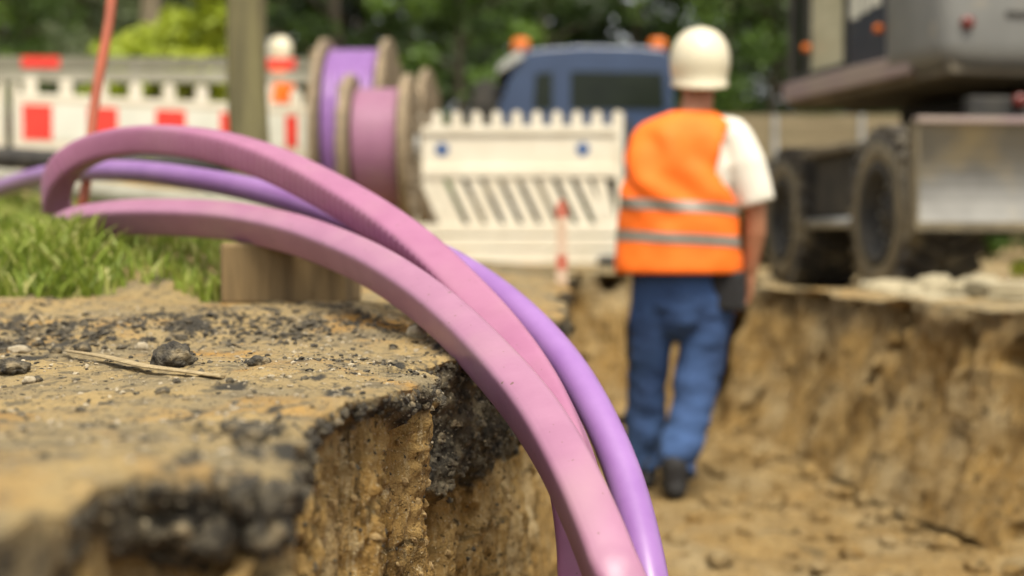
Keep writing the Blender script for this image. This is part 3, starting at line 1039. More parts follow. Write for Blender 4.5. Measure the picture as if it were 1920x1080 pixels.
blades('grass', 8000, verge, .03, .095, .0048, M['grass'], 'green grass verge under the ducts', 401, lambda a, b: ground_left(a, b) - .005)


def tufts(g, n_):
    cx = g.uniform(-1.75, -.62, 60)
    cy = 3.08 + .7 * g.random(60)
    cx[:34] = g.uniform(-1.24, -1.03, 34)
    cy[:34] = g.uniform(3.18, 3.42, 34)
    left = (cx / cy * FPX + 960) < 125
    k = g.integers(0, 60, n_ * 3)
    k = k[left[k]][:n_]
    x = cx[k] + g.normal(0, .035, len(k))
    y = np.maximum(cy[k] + g.normal(0, .035, len(k)), 3.04)
    return x, y


blades('grass', 2600, tufts, .08, .17, .0055, M['grass'], 'taller tufts of grass around the feet of the ducts', 403, lambda a, b: ground_left(a, b) - .005)


def verge2(g, n_):
    x = -0.9 - g.random(n_ * 2) * 4.0
    y = 4.4 + g.random(n_ * 2) * 3.2
    ok = (np.abs(x) < y * .42)
    return x[ok][:n_], y[ok][:n_]


blades('grass', 14000, verge2, .06, .16, .006, M['grass'], 'grass on the bank in front of the red and white barrier', 402, lambda a, b: ground_left(a, b) - .005)

# ------------------------------------------------------------------ wooden block, pole, pipes, rod, stake
bp = [P(417, 560, 3.0), P(655, 572, 3.0)]
bw = bp[1].x - bp[0].x
o_ = empty('wooden_block', ((bp[0].x + bp[1].x) / 2, 3.10, gl(-.47, 3.0) - .006), R(-3))
blk = MB().box((0, 0, .066), (bw, .22, .132)).build('timber', M['wood'], o_, bevel=.012, seg=3)
tag(o_, 'squat brown timber block standing on the pavement below the ducts', 'block')

pb = P(466, 430, 6.5)
rz0 = gl(pb.x, 6.5)
mb = MB()
pts = [(pb.x + .012 * math.sin(k * 1.3) + .0015 * k, 6.5, rz0 - .2 + k * .3) for k in range(12)]
mb.tube(pts, [.094 - .0012 * k for k in range(12)], 20)
tag(mb.build('wooden_pole', M['pole']), 'upright weathered wooden pole behind the ducts, in front of the red and white barrier', 'pole')


def ground_pipe(name, a, b, r, m, label, ribs=0):
    mb_ = MB()
    n_ = 60 if not ribs else 240
    pts_, rr = [], []
    for k in range(n_ + 1):
        t = k / n_
        x, y = a[0] + (b[0] - a[0]) * t, a[1] + (b[1] - a[1]) * t
        pts_.append((x, y, a[2] + (b[2] - a[2]) * t + .01 * math.sin(t * 7)))
        rr.append(r * (1 + (0.05 * (1 if (k // 2) % 2 else -1) if ribs else 0)))
    mb_.tube(pts_, rr, 18)
    return tag(mb_.build(name, m), label, 'pipe')


a, b = P(-140, 322, 8.4), P(700, 418, 4.9)
ground_pipe('plastic_pipe', a, b, .052, M['grey_pipe'], 'long pale grey pipe lying on the grass behind the ducts')
a, b = P(-160, 293, 8.9), P(420, 312, 8.8)
ground_pipe('drain_pipe', a, b, .068, M['black_rubber'], 'black corrugated pipe lying before the red and white barrier', ribs=1)

a, b = P(149, 415, 4.0), P(216, -60, 4.1)
mb = MB()
mb.tube([a + (b - a) * (k / 10) + Vector((.004 * math.sin(k), 0, 0)) for k in range(11)], .0145, 10)
tag(mb.build('marking_rod', M['red_rod']), 'thin leaning rusty red rod stuck in the grass', 'rod')

o_ = empty('survey_stake', (P(1053, 552, 5.9).x, 5.9, gl(.2, 5.9)))
zb = 0.0
for h, mm in ((.075, 'stake_white'), (.06, 'stake_red'), (.155, 'stake_white'), (.05, 'stake_red')):
    MB().box((0, 0, zb + h / 2 - .02), (.046, .03, h - .001)).build('painted_band', M[mm], o_)
    zb += h
MB().prism([(-.023, zb - .0195), (.023, zb - .0195), (0, zb + .012)], -.015, .015).build('tip', M['stake_red'], o_)
tag(o_, 'short faded red and white banded stake in front of the white barrier', 'stake')


# ------------------------------------------------------------------ barriers
def barrier_striped(loc, rz, L, H, red_x, label, n_teeth, foot=True):
    """panel of a site fence with teeth on top, striped film, lower bars"""
    o_ = empty('site_barrier', loc, rz)
    zt_ = H - .13
    MB().box((0, 0, zt_ - .02), (L, .045, .05)).build('top_rail', M['white'], o_, bevel=.006)
    MB().box((0, 0, zt_ - .187), (L, .036, .28)).build('board', M['white'], o_, bevel=.004)
    MB().box((0, -.021, zt_ - .187), (L - .06, .004, .235)).build('film', M['film_white'], o_)
    for (x0, x1) in red_x:
        MB().box(((x0 + x1) / 2, -.0245, zt_ - .187), (x1 - x0, .003, .235)).build('red_field', M['film_red'], o_)
    for k in range(n_teeth):
        x = -L / 2 + (k + .5) * L / n_teeth
        w = .085
        out = [(x - w / 2, zt_), (x + w / 2, zt_), (x + w / 2, zt_ + .085)]
        out += [(x + w / 2 * math.cos(R(a_)), zt_ + .085 + .035 * math.sin(R(a_))) for a_ in (30, 60, 90, 120, 150)] + [(x - w / 2, zt_ + .085)]
        MB().prism(out, -.018, .018).build('picket', M['white'], o_)
    z1 = zt_ - .36
    for k in range(14):
        x = -L / 2 + .06 + k * (L - .12) / 13
        MB().box((x, 0, (z1 + .12) / 2 + .045), (.028, .03, z1 - .13)).build('bar', M['white'], o_)
    MB().box((0, 0, z1 + .015), (L, .04, .05)).build('middle_rail', M['white'], o_)
    MB().box((0, 0, .085), (L, .042, .07)).build('bottom_rail', M['white'], o_)
    for x in (-L / 2 + .02, L / 2 - .02):
        MB().box((x, .003, H / 2 - .03), (.04, .052, H - .06)).build('end_post', M['white'], o_)
    if foot:
        for x in (-L / 2 + .02, L / 2 - .02):
            MB().box((x, 0, .02), (.28, .75, .10)).build('foot_block', M['black_rubber'], o_, bevel=.02)
    tag(o_, label, 'barrier', 'red and white site barriers')
    return o_


pl, pr_ = P(24, 300, 9.62), P(584, 300, 10.6)
vx = pr_ - pl
ang = math.atan2(vx.y, vx.x)
Lb = math.hypot(vx.x, vx.y)
top = P(24, 139, 9.62).z


def xl(px, panel0=pl, ang_=ang):
    """panel-local x for a pixel column"""
    # ray x = k*y ; panel point = pl + t*(cos,sin)
    k = (px - 960) / FPX / math.cos(PITCH)
    t = (k * panel0.y - panel0.x) / (math.cos(ang_) - k * math.sin(ang_))
    return t


H1 = 1.02
base_z = top - H1
reds = [(45, 100), (166, 222), (293, 349), (413, 468), (535, 557)]
mid = (pl + pr_) / 2
barrier_striped((mid.x, mid.y, base_z), ang, Lb, H1, [(xl(a) - Lb / 2, xl(b) - Lb / 2) for a, b in reds],
                'red and white striped site barrier with toothed top behind the wooden pole', 9)
d0 = Vector((math.cos(ang), math.sin(ang), 0))
m0 = Vector((pl.x, pl.y, 0)) - d0 * (Lb / 2 + .05)
barrier_striped((m0.x, m0.y, base_z), ang, Lb, H1, [(Lb / 2 - .35 - .44 * k - .2, Lb / 2 - .35 - .44 * k) for k in range(4)],
                'striped barrier panel of which only the end shows at the left edge', 9)

# tall plank barrier behind
o_ = empty('plank_barrier', (P(250, 300, 12.2).x, 12.2, float(ground_far(-3.2, 12.2))), R(3))
zt_ = P(200, 107, 12.2).z - o_.location.z
Lp = 3.4
for z_, c_ in ((zt_ - .05, 'plank'), (zt_ - .165, 'grey_pipe')):
    bd = MB().box((0, 0, z_), (Lp, .03, .095)).build('board', M[c_], o_)
for pxa, pxb in ((45, 115), (500, 552)):
    xa, xb = P(pxa, 115, 12.2).x - o_.location.x, P(pxb, 115, 12.2).x - o_.location.x
    MB().box(((xa + xb) / 2, -.017, zt_ - .05), (xb - xa, .006, .094)).build('red_field', M['film_red'], o_)
for x in (-Lp / 2 + .15, 0, Lp / 2 - .05):
    MB().box((x, .045, zt_ / 2), (.05, .05, zt_)).build('post', M['steel'], o_)
    MB().box((x, .045, .05), (.3, .7, .1)).build('foot_block', M['black_rubber'], o_)
tag(o_, 'two-board barrier with one red field, standing taller behind the toothed striped barrier', 'barrier')

# white slatted barrier (seen from behind)
q0, q1 = P(774, 300, 9.55), P(1166, 300, 9.45)
Lw = q1.x - q0.x
o_ = empty('site_barrier', ((q0.x + q1.x) / 2, 9.5, float(ground_far(0.0, 9.5)) - .01), R(-2))
bz = o_.location.z


def zz_(py):
    return P(900, py, 9.5).z - bz


zt_, zb1, zm0, zs0, zs1, z0_ = zz_(240), zz_(247), zz_(318), zz_(331), zz_(420), zz_(496)
MB().box((0, .004, (zz_(236) + zz_(252)) / 2), (Lw, .05, zz_(236) - zz_(252))).build('top_rail', M['white'], o_, bevel=.006)
MB().box((0, .012, (zb1 + zm0) / 2), (Lw - .06, .03, zb1 - zm0)).build('board', M['white'], o_)
MB().box((0, 0, (zm0 + zs0) / 2 + .006), (Lw, .05, zm0 - zs0 + .03)).build('middle_rail', M['white'], o_, bevel=.006)
for k, (za, zb_) in enumerate(((zs1, zz_(440)), (zz_(443), zz_(466)), (zz_(469), z0_))):
    MB().box((0, .004 * (k % 2), (za + zb_) / 2), (Lw, .045, za - zb_)).build('lower_board', M['white'], o_, bevel=.005)
nt_ = 11
for k in range(nt_):
    x = -Lw / 2 + .03 + k * (Lw - .06) / (nt_ - 1)
    w = .068
    ztp = zz_(222)
    z9 = zz_(237)
    out = [(x - w / 2, z9), (x + w / 2, z9), (x + w / 2, ztp)] + [(x + w / 2 * math.cos(R(a_)), ztp + .05 * math.sin(R(a_))) for a_ in (20, 40, 60, 90, 120, 140, 160)] + [(x - w / 2, ztp)]
    MB().prism(out, -.02, .02).build('picket', M['white'], o_)
ns_ = 11
for k in range(ns_):
    xa = -Lw / 2 + .03 + k * (Lw - .06) / ns_ - .04
    dx_, w = .155, .078
    xa = max(xa, -Lw / 2 + .03)
    xb = min(xa + dx_, Lw / 2 - .03 - w)
    MB().prism([(xa, zs0 + .01), (xa + w, zs0 + .01), (xb + w, zs1 - .005), (xb, zs1 - .005)], -.014, .016).build('slat', M['white'], o_)
for x in (-Lw / 2 + .012, Lw / 2 - .012):
    MB().box((x, .002, (zz_(212) + z0_) / 2), (.045, .056, zz_(212) - z0_)).build('end_post', M['white'], o_)
MB().box((Lw / 2 + .045, .03, zz_(225) / 2), (.035, .035, zz_(225))).build('dark_upright', M['black_rubber'], o_)  # narrow dark upright beside the barrier's right end
for px in (828, 1093):
    x = P(px, 280, 9.47).x - o_.location.x
    mb = MB()
    out = []
    for k in range(16):
        r_ = .055 if k % 2 == 0 else .036
        out.append((x + r_ * math.cos(k * math.pi / 8), zz_(280) + r_ * math.sin(k * math.pi / 8)))
    mb.prism(out, -.0075, -.003).build('sticker', M['blue'], o_)
for x in (-Lw / 2 + .05, Lw / 2 - .05):
    MB().box((x, .1, .03), (.22, .6, .09)).build('foot_block', M['black_rubber'], o_, bevel=.02)
tag(o_, 'plain white slatted barrier with toothed top and two blue stickers beside the worker', 'barrier')


# ------------------------------------------------------------------ duct reels
def reel(loc, rz, rf, rc, width, rd, m, label, ft=.05):
    """axis along local x, standing on its flanges"""
    o_ = empty('duct_reel', loc, rz)
    zc = rf
    for sx in (-1, 1):
        x0 = sx * (width / 2 + ft / 2)
        prof = [(0.05, x0 - ft / 2), (rf - .01, x0 - ft / 2), (rf, x0 - ft / 2 + .008), (rf, x0 + ft / 2 - .008), (rf - .01, x0 + ft / 2), (0.05, x0 + ft / 2), (.05, x0 - ft / 2)]
        fl_ = MB().lathe(prof, 56, 'x', (0, 0, zc), smooth=False).build('flange', M['reel_wood'], o_)
        for kz in range(-2, 3):
            zz__ = zc + kz * rf * .33
            hw = math.sqrt(max(rf * rf - (kz * rf * .33) ** 2, .01)) - .03
            MB().box((x0 + sx * (ft / 2 + .004), 0, zz__ + .0), (.012, hw * 2, rf * .30)).build('plank', M['reel_wood'], fl_)
        MB().lathe([(0, x0 + sx * (ft / 2 + .012)), (.09, x0 + sx * (ft / 2 + .012)), (.09, x0 + sx * (ft / 2 + .03)), (0, x0 + sx * (ft / 2 + .03))], 20, 'x', (0, 0, zc)).build('hub_plate', M['steel'], o_)
    MB().lathe([(rc * .6, -width / 2), (rc * .6, width / 2)], 32, 'x', (0, 0, zc)).build('drum', M['reel_wood'], o_)
    # wound duct: helix layers
    mb_ = MB()
    turns = int(width / (2 * rd))
    for layer in range(2):
        rr = rc - rd - layer * rd * 1.8
        n_ = turns * 40
        pts_ = []
        for k in range(n_ + 1):
            t = k / n_
            x = -width / 2 + rd + t * (width - 2 * rd)
            a_ = 2 * math.pi * turns * t
            pts_.append((x, rr * math.cos(a_), zc + rr * math.sin(a_)))
        mb_.tube(pts_, rd * .99, 9, ref=(1, 0, 0))
    mb_.build('wound_duct', m, o_)
    tag(o_, label, 'reel', 'reels of cable duct behind the trench')
    return o_


c1 = P(718, 280, 8.4)
rf1 = (P(718, 140, 8.4).z - P(718, 420, 8.4).z) / 2
reel((c1.x - .015, 8.4, c1.z - rf1), R(-2), rf1, rf1 * .82, (762 - 672) / FPX * 8.4, .017, M['pink'], 'wooden reel wound with pink duct left of the white slatted barrier', ft=.055)
c2 = P(655, 300, 9.9)
zt2 = P(715, 72, 9.9).z
g2 = float(ground_far(c2.x, 9.9))
rf2 = (zt2 - g2) / 2
reel((c2.x + .06, 9.95, g2), R(-2), rf2, rf2 * .90, (702 - 600) / FPX * 9.9, .022, M['purple'], 'taller wooden reel wound with violet duct behind the pink one')
c3 = P(600, 240, 11.4)
g3 = float(ground_far(c3.x, 11.4))
reel((c3.x + .62, 11.6, g3), R(-4), .66, .5, .4, .022, M['pink2'], 'rearmost wooden reel, its flange just showing right of the taller violet one', ft=.06)


# ------------------------------------------------------------------ trees
def foliage(name, clumps, leaf, per, m, seed, spread=1.0):
    g = np.random.default_rng(seed)
    n_ = len(clumps) * per
    c = np.repeat(np.array([k[:3] for k in clumps]), per, 0)
    r_ = np.repeat(np.array([k[3] for k in clumps]), per)
    sh0 = np.repeat(np.array([k[4] for k in clumps]), per)
    d = g.normal(0, 1, (n_, 3))
    d /= np.linalg.norm(d, axis=1)[:, None]
    rad = r_ * (0.45 + 0.6 * g.random(n_)) * spread
    p = c + d * rad[:, None] * np.array([1, 1, .75])
    nrm = d + g.normal(0, .8, (n_, 3)) + np.array([0, 0, .5])
    nrm /= np.linalg.norm(nrm, axis=1)[:, None]
    t = np.cross(nrm, g.normal(0, 1, (n_, 3)))
    t /= np.linalg.norm(t, axis=1)[:, None] + 1e-9
    b_ = np.cross(nrm, t)
    s_ = leaf * g.uniform(.6, 1.4, n_)[:, None]
    V_ = np.stack([p - t * s_ * .5, p + b_ * s_ * .28, p + t * s_ * .6, p - b_ * s_ * .28], 1).reshape(-1, 3)
    q = (np.arange(n_) * 4)[:, None] + np.arange(4)[None, :]
    sh = np.clip(sh0 + g.normal(0, .12, n_), 0, 1)
    me = bpy.data.meshes.new(name)
    me.from_pydata(V_.tolist(), [], q.tolist())
    me.materials.append(m)
    a_ = me.attributes.new('shade', 'FLOAT', 'FACE')
    a_.data.foreach_set('value', sh.astype(np.float32))
    return me


def tree_meshes(seed, h, rx_, low, m, leaf=.16, nc=70, per=130, bark='bark', bias=.35, tr=.14):
    g = random.Random(seed)
    mb_ = MB()
    tp_ = [(0.12 * math.sin(k * .8 + seed), 0.1 * math.cos(k * .6 + seed), h * .85 * k / 8 - .1) for k in range(9)]
    mb_.tube(tp_, [tr * (1 - .09 * k) for k in range(9)], 10)
    cl = []
    for k in range(10):
        z_ = h * (.15 + .07 * k)
        a_ = g.uniform(0, 6.28)
        ln = rx_ * g.uniform(.5, .9)
        p0 = Vector((0, 0, z_))
        p1 = p0 + Vector((math.cos(a_) * ln, math.sin(a_) * ln, ln * .45))
        mb_.tube([p0, (p0 + p1) / 2 + Vector((0, 0, .1)), p1], [tr * .35, tr * .24, tr * .08], 6)
    for k in range(nc):
        t = g.random()
        z_ = low + (h - low) * t
        ww = rx_ * math.sin(math.pi * min(1, max(0.12, .15 + .85 * (t ** .8)))) ** .6
        a_ = g.uniform(0, 6.28)
        rr = ww * math.sqrt(g.random())
        cl.append((math.cos(a_) * rr, math.sin(a_) * rr, z_, g.uniform(.35, .75), min(1, max(0, g.gauss(bias, .22)))))
    return mb_, foliage('crown', cl, leaf, per, M[m], seed)


PROTO = {}
for key, args in {'dark': (1, 9.5, 2.6, .3, 'leaf_dark'), 'dark2': (2, 11, 3.0, .2, 'leaf_dark'), 'mid': (3, 8.5, 2.3, .3, 'leaf_mid'), 'grey': (4, 9.5, 2.6, .6, 'leaf_grey')}.items():
    mbt, cm = tree_meshes(*args)
    tob = mbt.build('trunk', M['bark'])
    PROTO[key] = (tob.data, cm)
    bpy.data.objects.remove(tob)


def tree(key, x, y, s, rz, label, group='trees behind the building site', cat='tree', name='tree'):
    o_ = empty(name, (x, y, float(ground_far(x, y)) - .05), rz)
    o_.scale = (s, s, s)
    for nm, me in zip(('trunk', 'crown'), PROTO[key]):
        link(bpy.data.objects.new(nm, me), o_)
    return tag(o_, label, cat, group)


TREES = [('dark', 640, 24, 1.0, 'dark leafy tree rising behind the duct reels'), ('mid', 868, 20.6, .68, 'fresh green tree left of the blue truck cab'),
         ('dark2', 1010, 28, 1.0, 'broad dark tree directly behind the truck cab'), ('dark', 1195, 25, .9, 'dark tree above the rear of the truck cab'),
         ('mid', 1445, 20.8, .66, 'bright green tree between the helmet and the excavator cab'), ('dark2', 1370, 30, 1.0, 'tall dark tree behind the helmeted worker'),
         ('dark', 1620, 27, 1.0, 'dark tree hidden mostly by the excavator cab'), ('dark2', 1860, 29, 1.0, 'dark tree behind the excavator counterweight'),
         ('grey', 40, 25, .95, 'haze-greyed green tree at the far left edge'), ('grey', 190, 30, 1.0, 'haze-greyed green tree behind the leaning red rod'),
         ('mid', 10, 19, .5, 'small green tree at the left edge above the barriers'), ('grey', 360, 33, 1.0, 'haze-coloured tree behind the yellow green shrub'),
         ('dark', 520, 28, .95, 'dark tree just right of the wooden pole'), ('dark2', 780, 31, 1.0, 'deep dark tree between the reels and the truck')]
for k, (key, px, y, s, lab) in enumerate(TREES):
    tree(key, P(px, 300, y).x, y, s, k * 1.37, lab)

# bright shrub
g = random.Random(5)
cl = []
for k in range(110):
    x = g.uniform(-.55, .55)
    zt__ = 1.95 - abs(x) * .7 + (1.0 if x > .22 and x < .45 else 0)
    cl.append((x, g.uniform(-.4, .4), .5 + (zt__ - .5) * g.random() ** .6, g.uniform(.14, .28), g.gauss(.5, .2)))
sb_ = P(325, 200, 14.5)
gs = float(ground_far(sb_.x, 14.5))
o_ = empty('shrub', (sb_.x, 14.5, gs))
sc_ = (P(325, -20, 14.5).z - gs) / 2.35
o_.scale = (sc_ * 1.12, sc_ * .95, sc_ * 1.08)
link(bpy.data.objects.new('foliage', foliage('foliage', cl, .10, 130, M['leaf_bright'], 9)), o_)
mb = MB()
for k in range(6):
    a_ = k * 1.05
    mb.tube([(0, 0, -.05), (.15 * math.cos(a_), .15 * math.sin(a_), .6), (.35 * math.cos(a_), .3 * math.sin(a_), 1.3)], [.03, .022, .01], 6)
mb.build('stem', M['bark'], o_)
tag(o_, 'bright yellow green shrub left of the wooden pole', 'shrub')
mb = MB()
b0 = P(277, 100, 17)
mb.tube([(b0.x, 17, .2), (b0.x + .02, 17, 2.2), (b0.x + .1, 17, 4.5), (b0.x + .05, 17, 7)], [.14, .12, .11, .07], 10)
o_ = empty('tree', (0, 0, 0))
mb.build('trunk', M['bark_pale'], o_)
cl = [(b0.x + g.uniform(-1.3, 1.3), 17 + g.uniform(-1.2, 1.2), g.uniform(4.6, 7.6), g.uniform(.3, .6), g.gauss(.4, .2)) for k in range(40)]
link(bpy.data.objects.new('crown', foliage('crown', cl, .14, 120, M['leaf_mid'], 19)), o_)
tag(o_, 'slim pale trunked tree behind the yellow green shrub', 'tree')

# the wood beyond: one mass
g = random.Random(77)
cl = []
for k in range(1300):
    cl.append((g.uniform(-26, 26), g.uniform(36, 44), g.uniform(0, 1) ** .9 * 15, g.uniform(.8, 1.7), min(1, max(0, g.gauss(.25, .2)))))
wd = bpy.data.objects.new('woodland', foliage('woodland', cl, .5, 70, M['leaf_dark'], 78))
link(wd)
tag(wd, 'dense dark wood behind everything', None, None, 'stuff')
# low scrub in front of the wood
g = random.Random(79)
cl = []
for k in range(260):
    cl.append((g.uniform(-14, 16), g.uniform(19.5, 22), g.uniform(0, 1.3), g.uniform(.3, .6), min(1, max(0, g.gauss(.35, .25)))))
wd = bpy.data.objects.new('undergrowth', foliage('undergrowth', cl, .16, 110, M['leaf_mid'], 80))
link(wd)
tag(wd, 'tangled undergrowth along the foot of the trees', None, None, 'stuff')


# ------------------------------------------------------------------ vehicles
def wheel(parent, loc, r_, w, side, name='wheel', lugs=26):
    """axis along local x; side = +1 / -1 which way the outer face looks"""
    tyre = MB()
    prof = [(r_ * .56, -w / 2 + .03), (r_ * .62, -w / 2), (r_ * .86, -w / 2), (r_ * .95, -w / 2 + .03), (r_ * .965, -w / 4), (r_ * .965, w / 4), (r_ * .95, w / 2 - .03),
            (r_ * .86, w / 2), (r_ * .62, w / 2), (r_ * .56, w / 2 - .03), (r_ * .56, -w / 2 + .03)]
    tyre.lathe(prof, 48, 'x')
    for k in range(lugs):
        for sgn in (-1, 1):
            a_ = 2 * math.pi * (k + (.5 if sgn > 0 else 0)) / lugs
            rm = Matrix.Rotation(a_, 3, 'X') @ Matrix.Rotation(sgn * .5, 3, 'Z')
            c_ = Matrix.Rotation(a_, 3, 'X') @ Vector((sgn * w * .26, 0, r_ * .97))
            tyre.box(c_, (w * .50, r_ * .12, r_ * .11), rm)
    ty = tyre.build(name, M['tyre'], parent, loc=loc)
    MB().lathe([(r_ * .57, side * (w / 2 - .02)), (r_ * .60, side * (w / 2 + .012)), (r_ * .50, side * (w / 2 + .006)), (r_ * .46, side * (w / 2 - .10)), (r_ * .22, side * (w / 2 - .12)),
                (r_ * .20, side * (w / 2 - .06)), (0.001, side * (w / 2 - .05))], 40, 'x').build('rim', M['chassis'], ty)
    MB().lathe([(r_ * .62, side * (w / 2 + .002)), (r_ * .66, side * (w / 2 + .012)), (r_ * .76, side * (w / 2 + .014)), (r_ * .83, side * (w / 2 + .001))], 48, 'x').build('sidewall', M['rim'], ty)
    mbb = MB()
    for k in range(10):
        a_ = 2 * math.pi * k / 10
        mbb.box((side * (w / 2 - .095), math.cos(a_) * r_ * .33, math.sin(a_) * r_ * .33), (.04, .025, .025))
    mbb.build('wheel_nuts', M['steel'], ty)
    return ty


# --- excavator
EX = empty('excavator', (3.27, 9.35, -.17), R(5))
for sx in (-1, 1):
    for y in (-1.0, 1.0):
        wheel(EX, (sx * (1.25 - .23), y, .5), .5, .46, sx)
MB().box((0, 0, .72), (1.15, 2.7, .42)).build('chassis', M['chassis'], EX, bevel=.03)
for y in (-1.0, 1.0):
    MB().tube([(-1.0, y, .5), (1.0, y, .5)], .12, 14).build('axle', M['chassis'], EX)
MB().lathe([(.62, .93), (.62, 1.10), (.70, 1.10), (.70, 1.22), (0.01, 1.22)], 36, 'z').build('slew_ring', M['chassis'], EX)
for sx in (-1, 1):
    MB().box((sx * 1.0, 0.05, .93), (.5, 1.0, .05)).build('side_deck', M['under'], EX, bevel=.01)
    MB().box((sx * .98, .0, .70), (.42, .78, .40)).build('tool_box', M['chassis'], EX, bevel=.02)
    st = MB().tube([(sx * 1.2, -.45, .46), (sx * 1.2, .45, .46)], .035, 10).build('step', M['steel'], EX)
# dozer blade
mb = MB()
prof = []
for k in range(9):
    t = k / 8
    prof.append((-1.78 + .10 * math.sin(math.pi * t) - .04 * t, .415 + .555 * t))
poly = prof + [(y + .05, z) for y, z in prof[::-1]]
mb.prism(poly, -1.33, 1.33, 'x')
bl = mb.build('blade', M['blade'], EX)
MB().box((0, -1.80, .975), (2.66, .09, .035)).build('top_edge', M['sill'], bl, bevel=.006)
MB().box((0, -1.765, .42), (2.66, .05, .05)).build('cutting_edge', M['rim'], bl, bevel=.004)
for sx in (-1, 1):
    MB().box((sx * 1.325, -1.765, .695), (.02, .13, .55)).build('side_plate', M['rim'], bl)
    MB().tube([(sx * .42, -1.72, .62), (sx * .42, -1.2, .70)], .075, 8).build('blade_arm', M['chassis'], EX)
    MB().lathe([(.001, -1.42), (.036, -1.42), (.04, -1.40), (.04, -1.38)], 14, 'y', (sx * .72 + .14, 0, 1.12)).build('tail_lamp', M['red_lens'], EX)
MB().box((0, -1.3, 1.0), (1.7, .12, .3)).build('rear_panel', M['chassis'], EX, bevel=.02)

# upper structure, swung a little to the left
UP = MB().box((0.02, -.12, 1.30), (2.3, 2.14, .10)).build('upper_deck', M['under'], EX, bevel=.02)
UP.rotation_euler = (0, 0, R(8))
UP.location = (0, 0, .02)
# side sill
MB().box((-1.165, .06, 1.355), (.06, 1.78, .13)).build('side_sill', M['sill'], UP, bevel=.012)
# counterweight: rounded block, bellied lower edge
mb = MB()
outl = []
for a_ in range(0, 181, 12):
    pass
n_ = 40
ring = []
for k in range(n_):
    a_ = 2 * math.pi * k / n_
    ca, sa = math.cos(a_), math.sin(a_)
    ring.append((1.20 * math.copysign(abs(ca) ** .2, ca), -.85 + .40 * math.copysign(abs(sa) ** .25, sa)))
lev = [(1.29, .93, .88), (1.31, .965, .95), (1.37, 1.0, 1.0), (1.43, 1.0, 1.0), (2.15, 1.0, 1.0), (2.25, .98, .96), (2.30, .93, .9)]
vs, fs = [], []
for z_, kx, ky in lev:
    vs += [(x * kx, -.85 + (y + .85) * ky, z_) for x, y in ring]
for i in range(len(lev) - 1):
    for k in range(n_):
        fs.append((i * n_ + k, i * n_ + (k + 1) % n_, (i + 1) * n_ + (k + 1) % n_, (i + 1) * n_ + k))
fs.append(tuple(range(n_))[::-1])
fs.append(tuple((len(lev) - 1) * n_ + k for k in range(n_)))
mb.add(vs, fs, True)
CW = mb.build('counterweight', M['grey_paint'], UP)
MB().box((.12, -1.252, 1.585), (1.9, .012, .03)).build('groove', M['chassis'], CW)
MB().lathe([(.001, -1.268), (.032, -1.265), (.036, -1.25), (.036, -1.2)], 18, 'y', (-1.06, 0, 1.53)).build('rear_lamp', M['red_lens'], UP)
MB().lathe([(.001, -1.268), (.032, -1.265), (.036, -1.25), (.036, -1.2)], 18, 'y', (1.06, 0, 1.53)).build('rear_lamp', M['red_lens'], UP)
# engine hood side (navy) with white lettering blocks, and cab
NV = MB().box((-.85, -.24, 1.83), (.62, .50, .84)).build('side_panel', M['navy'], UP, bevel=.02)
for (y0, y1, za, zb_) in ((-.43, -.30, 1.755, 1.9), (-.27, -.18, 1.74, 1.9), (-.15, -.03, 1.72, 1.9)):
    MB().box((-1.163, (y0 + y1) / 2, (za + zb_) / 2), (.004, y1 - y0, zb_ - za)).build('white_marking', M['film_white'], NV)
MB().box((.5, .3, 1.83), (1.3, 1.5, .84)).build('engine_cover', M['grey_paint'], UP, bevel=.05)
CB = MB()
CB.box((-.68, .50, 1.42), (.94, .92, .10))
for (x, y) in ((-1.12, .06), (-1.12, .92), (-.24, .06), (-.24, .92), (-1.12, .66)):
    CB.box((x, y, 2.12), (.07, .07, 1.5))
CB.box((-.68, .50, 2.9), (.98, .98, .10))
cab_ = CB.build('cab_frame', M['chassis'], UP, bevel=.012)
MB().box((-1.118, .36, 2.1), (.02, .53, 1.36)).build('window', M['glass_pale'], cab_)
MB().box((-1.118, .79, 2.1), (.02, .19, 1.36)).build('window', M['glass_dark'], cab_)
MB().box((-.68, .065, 2.1), (.8, .02, 1.36)).build('window', M['glass_dark'], cab_)
MB().box((-.68, .915, 2.1), (.8, .02, 1.36)).build('window', M['glass_dark'], cab_)
for y, z_ in ((-.43, 1.61), (.60, 1.63)):
    MB().lathe([(.001, -.03), (.02, -.026), (.026, -.014), (.026, .02)], 16, 'x', (-1.175, y, z_)).build('marker_lamp', M['amber'], UP)
# boom pointing away
bm_ = MB()
bm_.tube([(.15, 1.3, 1.7), (.15, 2.3, 2.9), (.15, 3.6, 3.9), (.15, 5.0, 3.7)], [(.16, .22), (.17, .28), (.16, .26), (.13, .18)], 4, smooth=False)
bm_.build('boom', M['grey_paint'], UP)
tag(EX, 'grey wheeled excavator with raised dozer blade on the right bank', 'excavator')

# --- truck, side on, nose to the left
TR = empty('truck', (P(1080, 300, 17.6).x, 18.2, float(ground_far(1.0, 17.6))), R(0))
tx0, tz0 = TR.location.x, TR.location.z


def tp2(px, py, d=17.1):
    p = P(px, py, d)
    return (p.x - tx0, p.z - tz0)


cabp = [tp2(935, 330), tp2(928, 215), tp2(950, 160), tp2(968, 108), tp2(990, 92), tp2(1090, 84), tp2(1200, 86), tp2(1248, 92), tp2(1262, 106), tp2(1266, 330)]
cb = MB().prism(cabp, -1.1, 1.0).build('cab', M['truck_blue'], TR, bevel=.05, seg=3)


def win(pts_, nm='window', m_='glass_dark', y0=-1.112, y1=-1.09):
    return MB().prism([tp2(*p_) for p_ in pts_], y0, y1).build(nm, M[m_], cb)


win([(1000, 205), (1004, 138), (1036, 135), (1036, 205)])
win([(1070, 205), (1070, 134), (1243, 136), (1246, 205)])
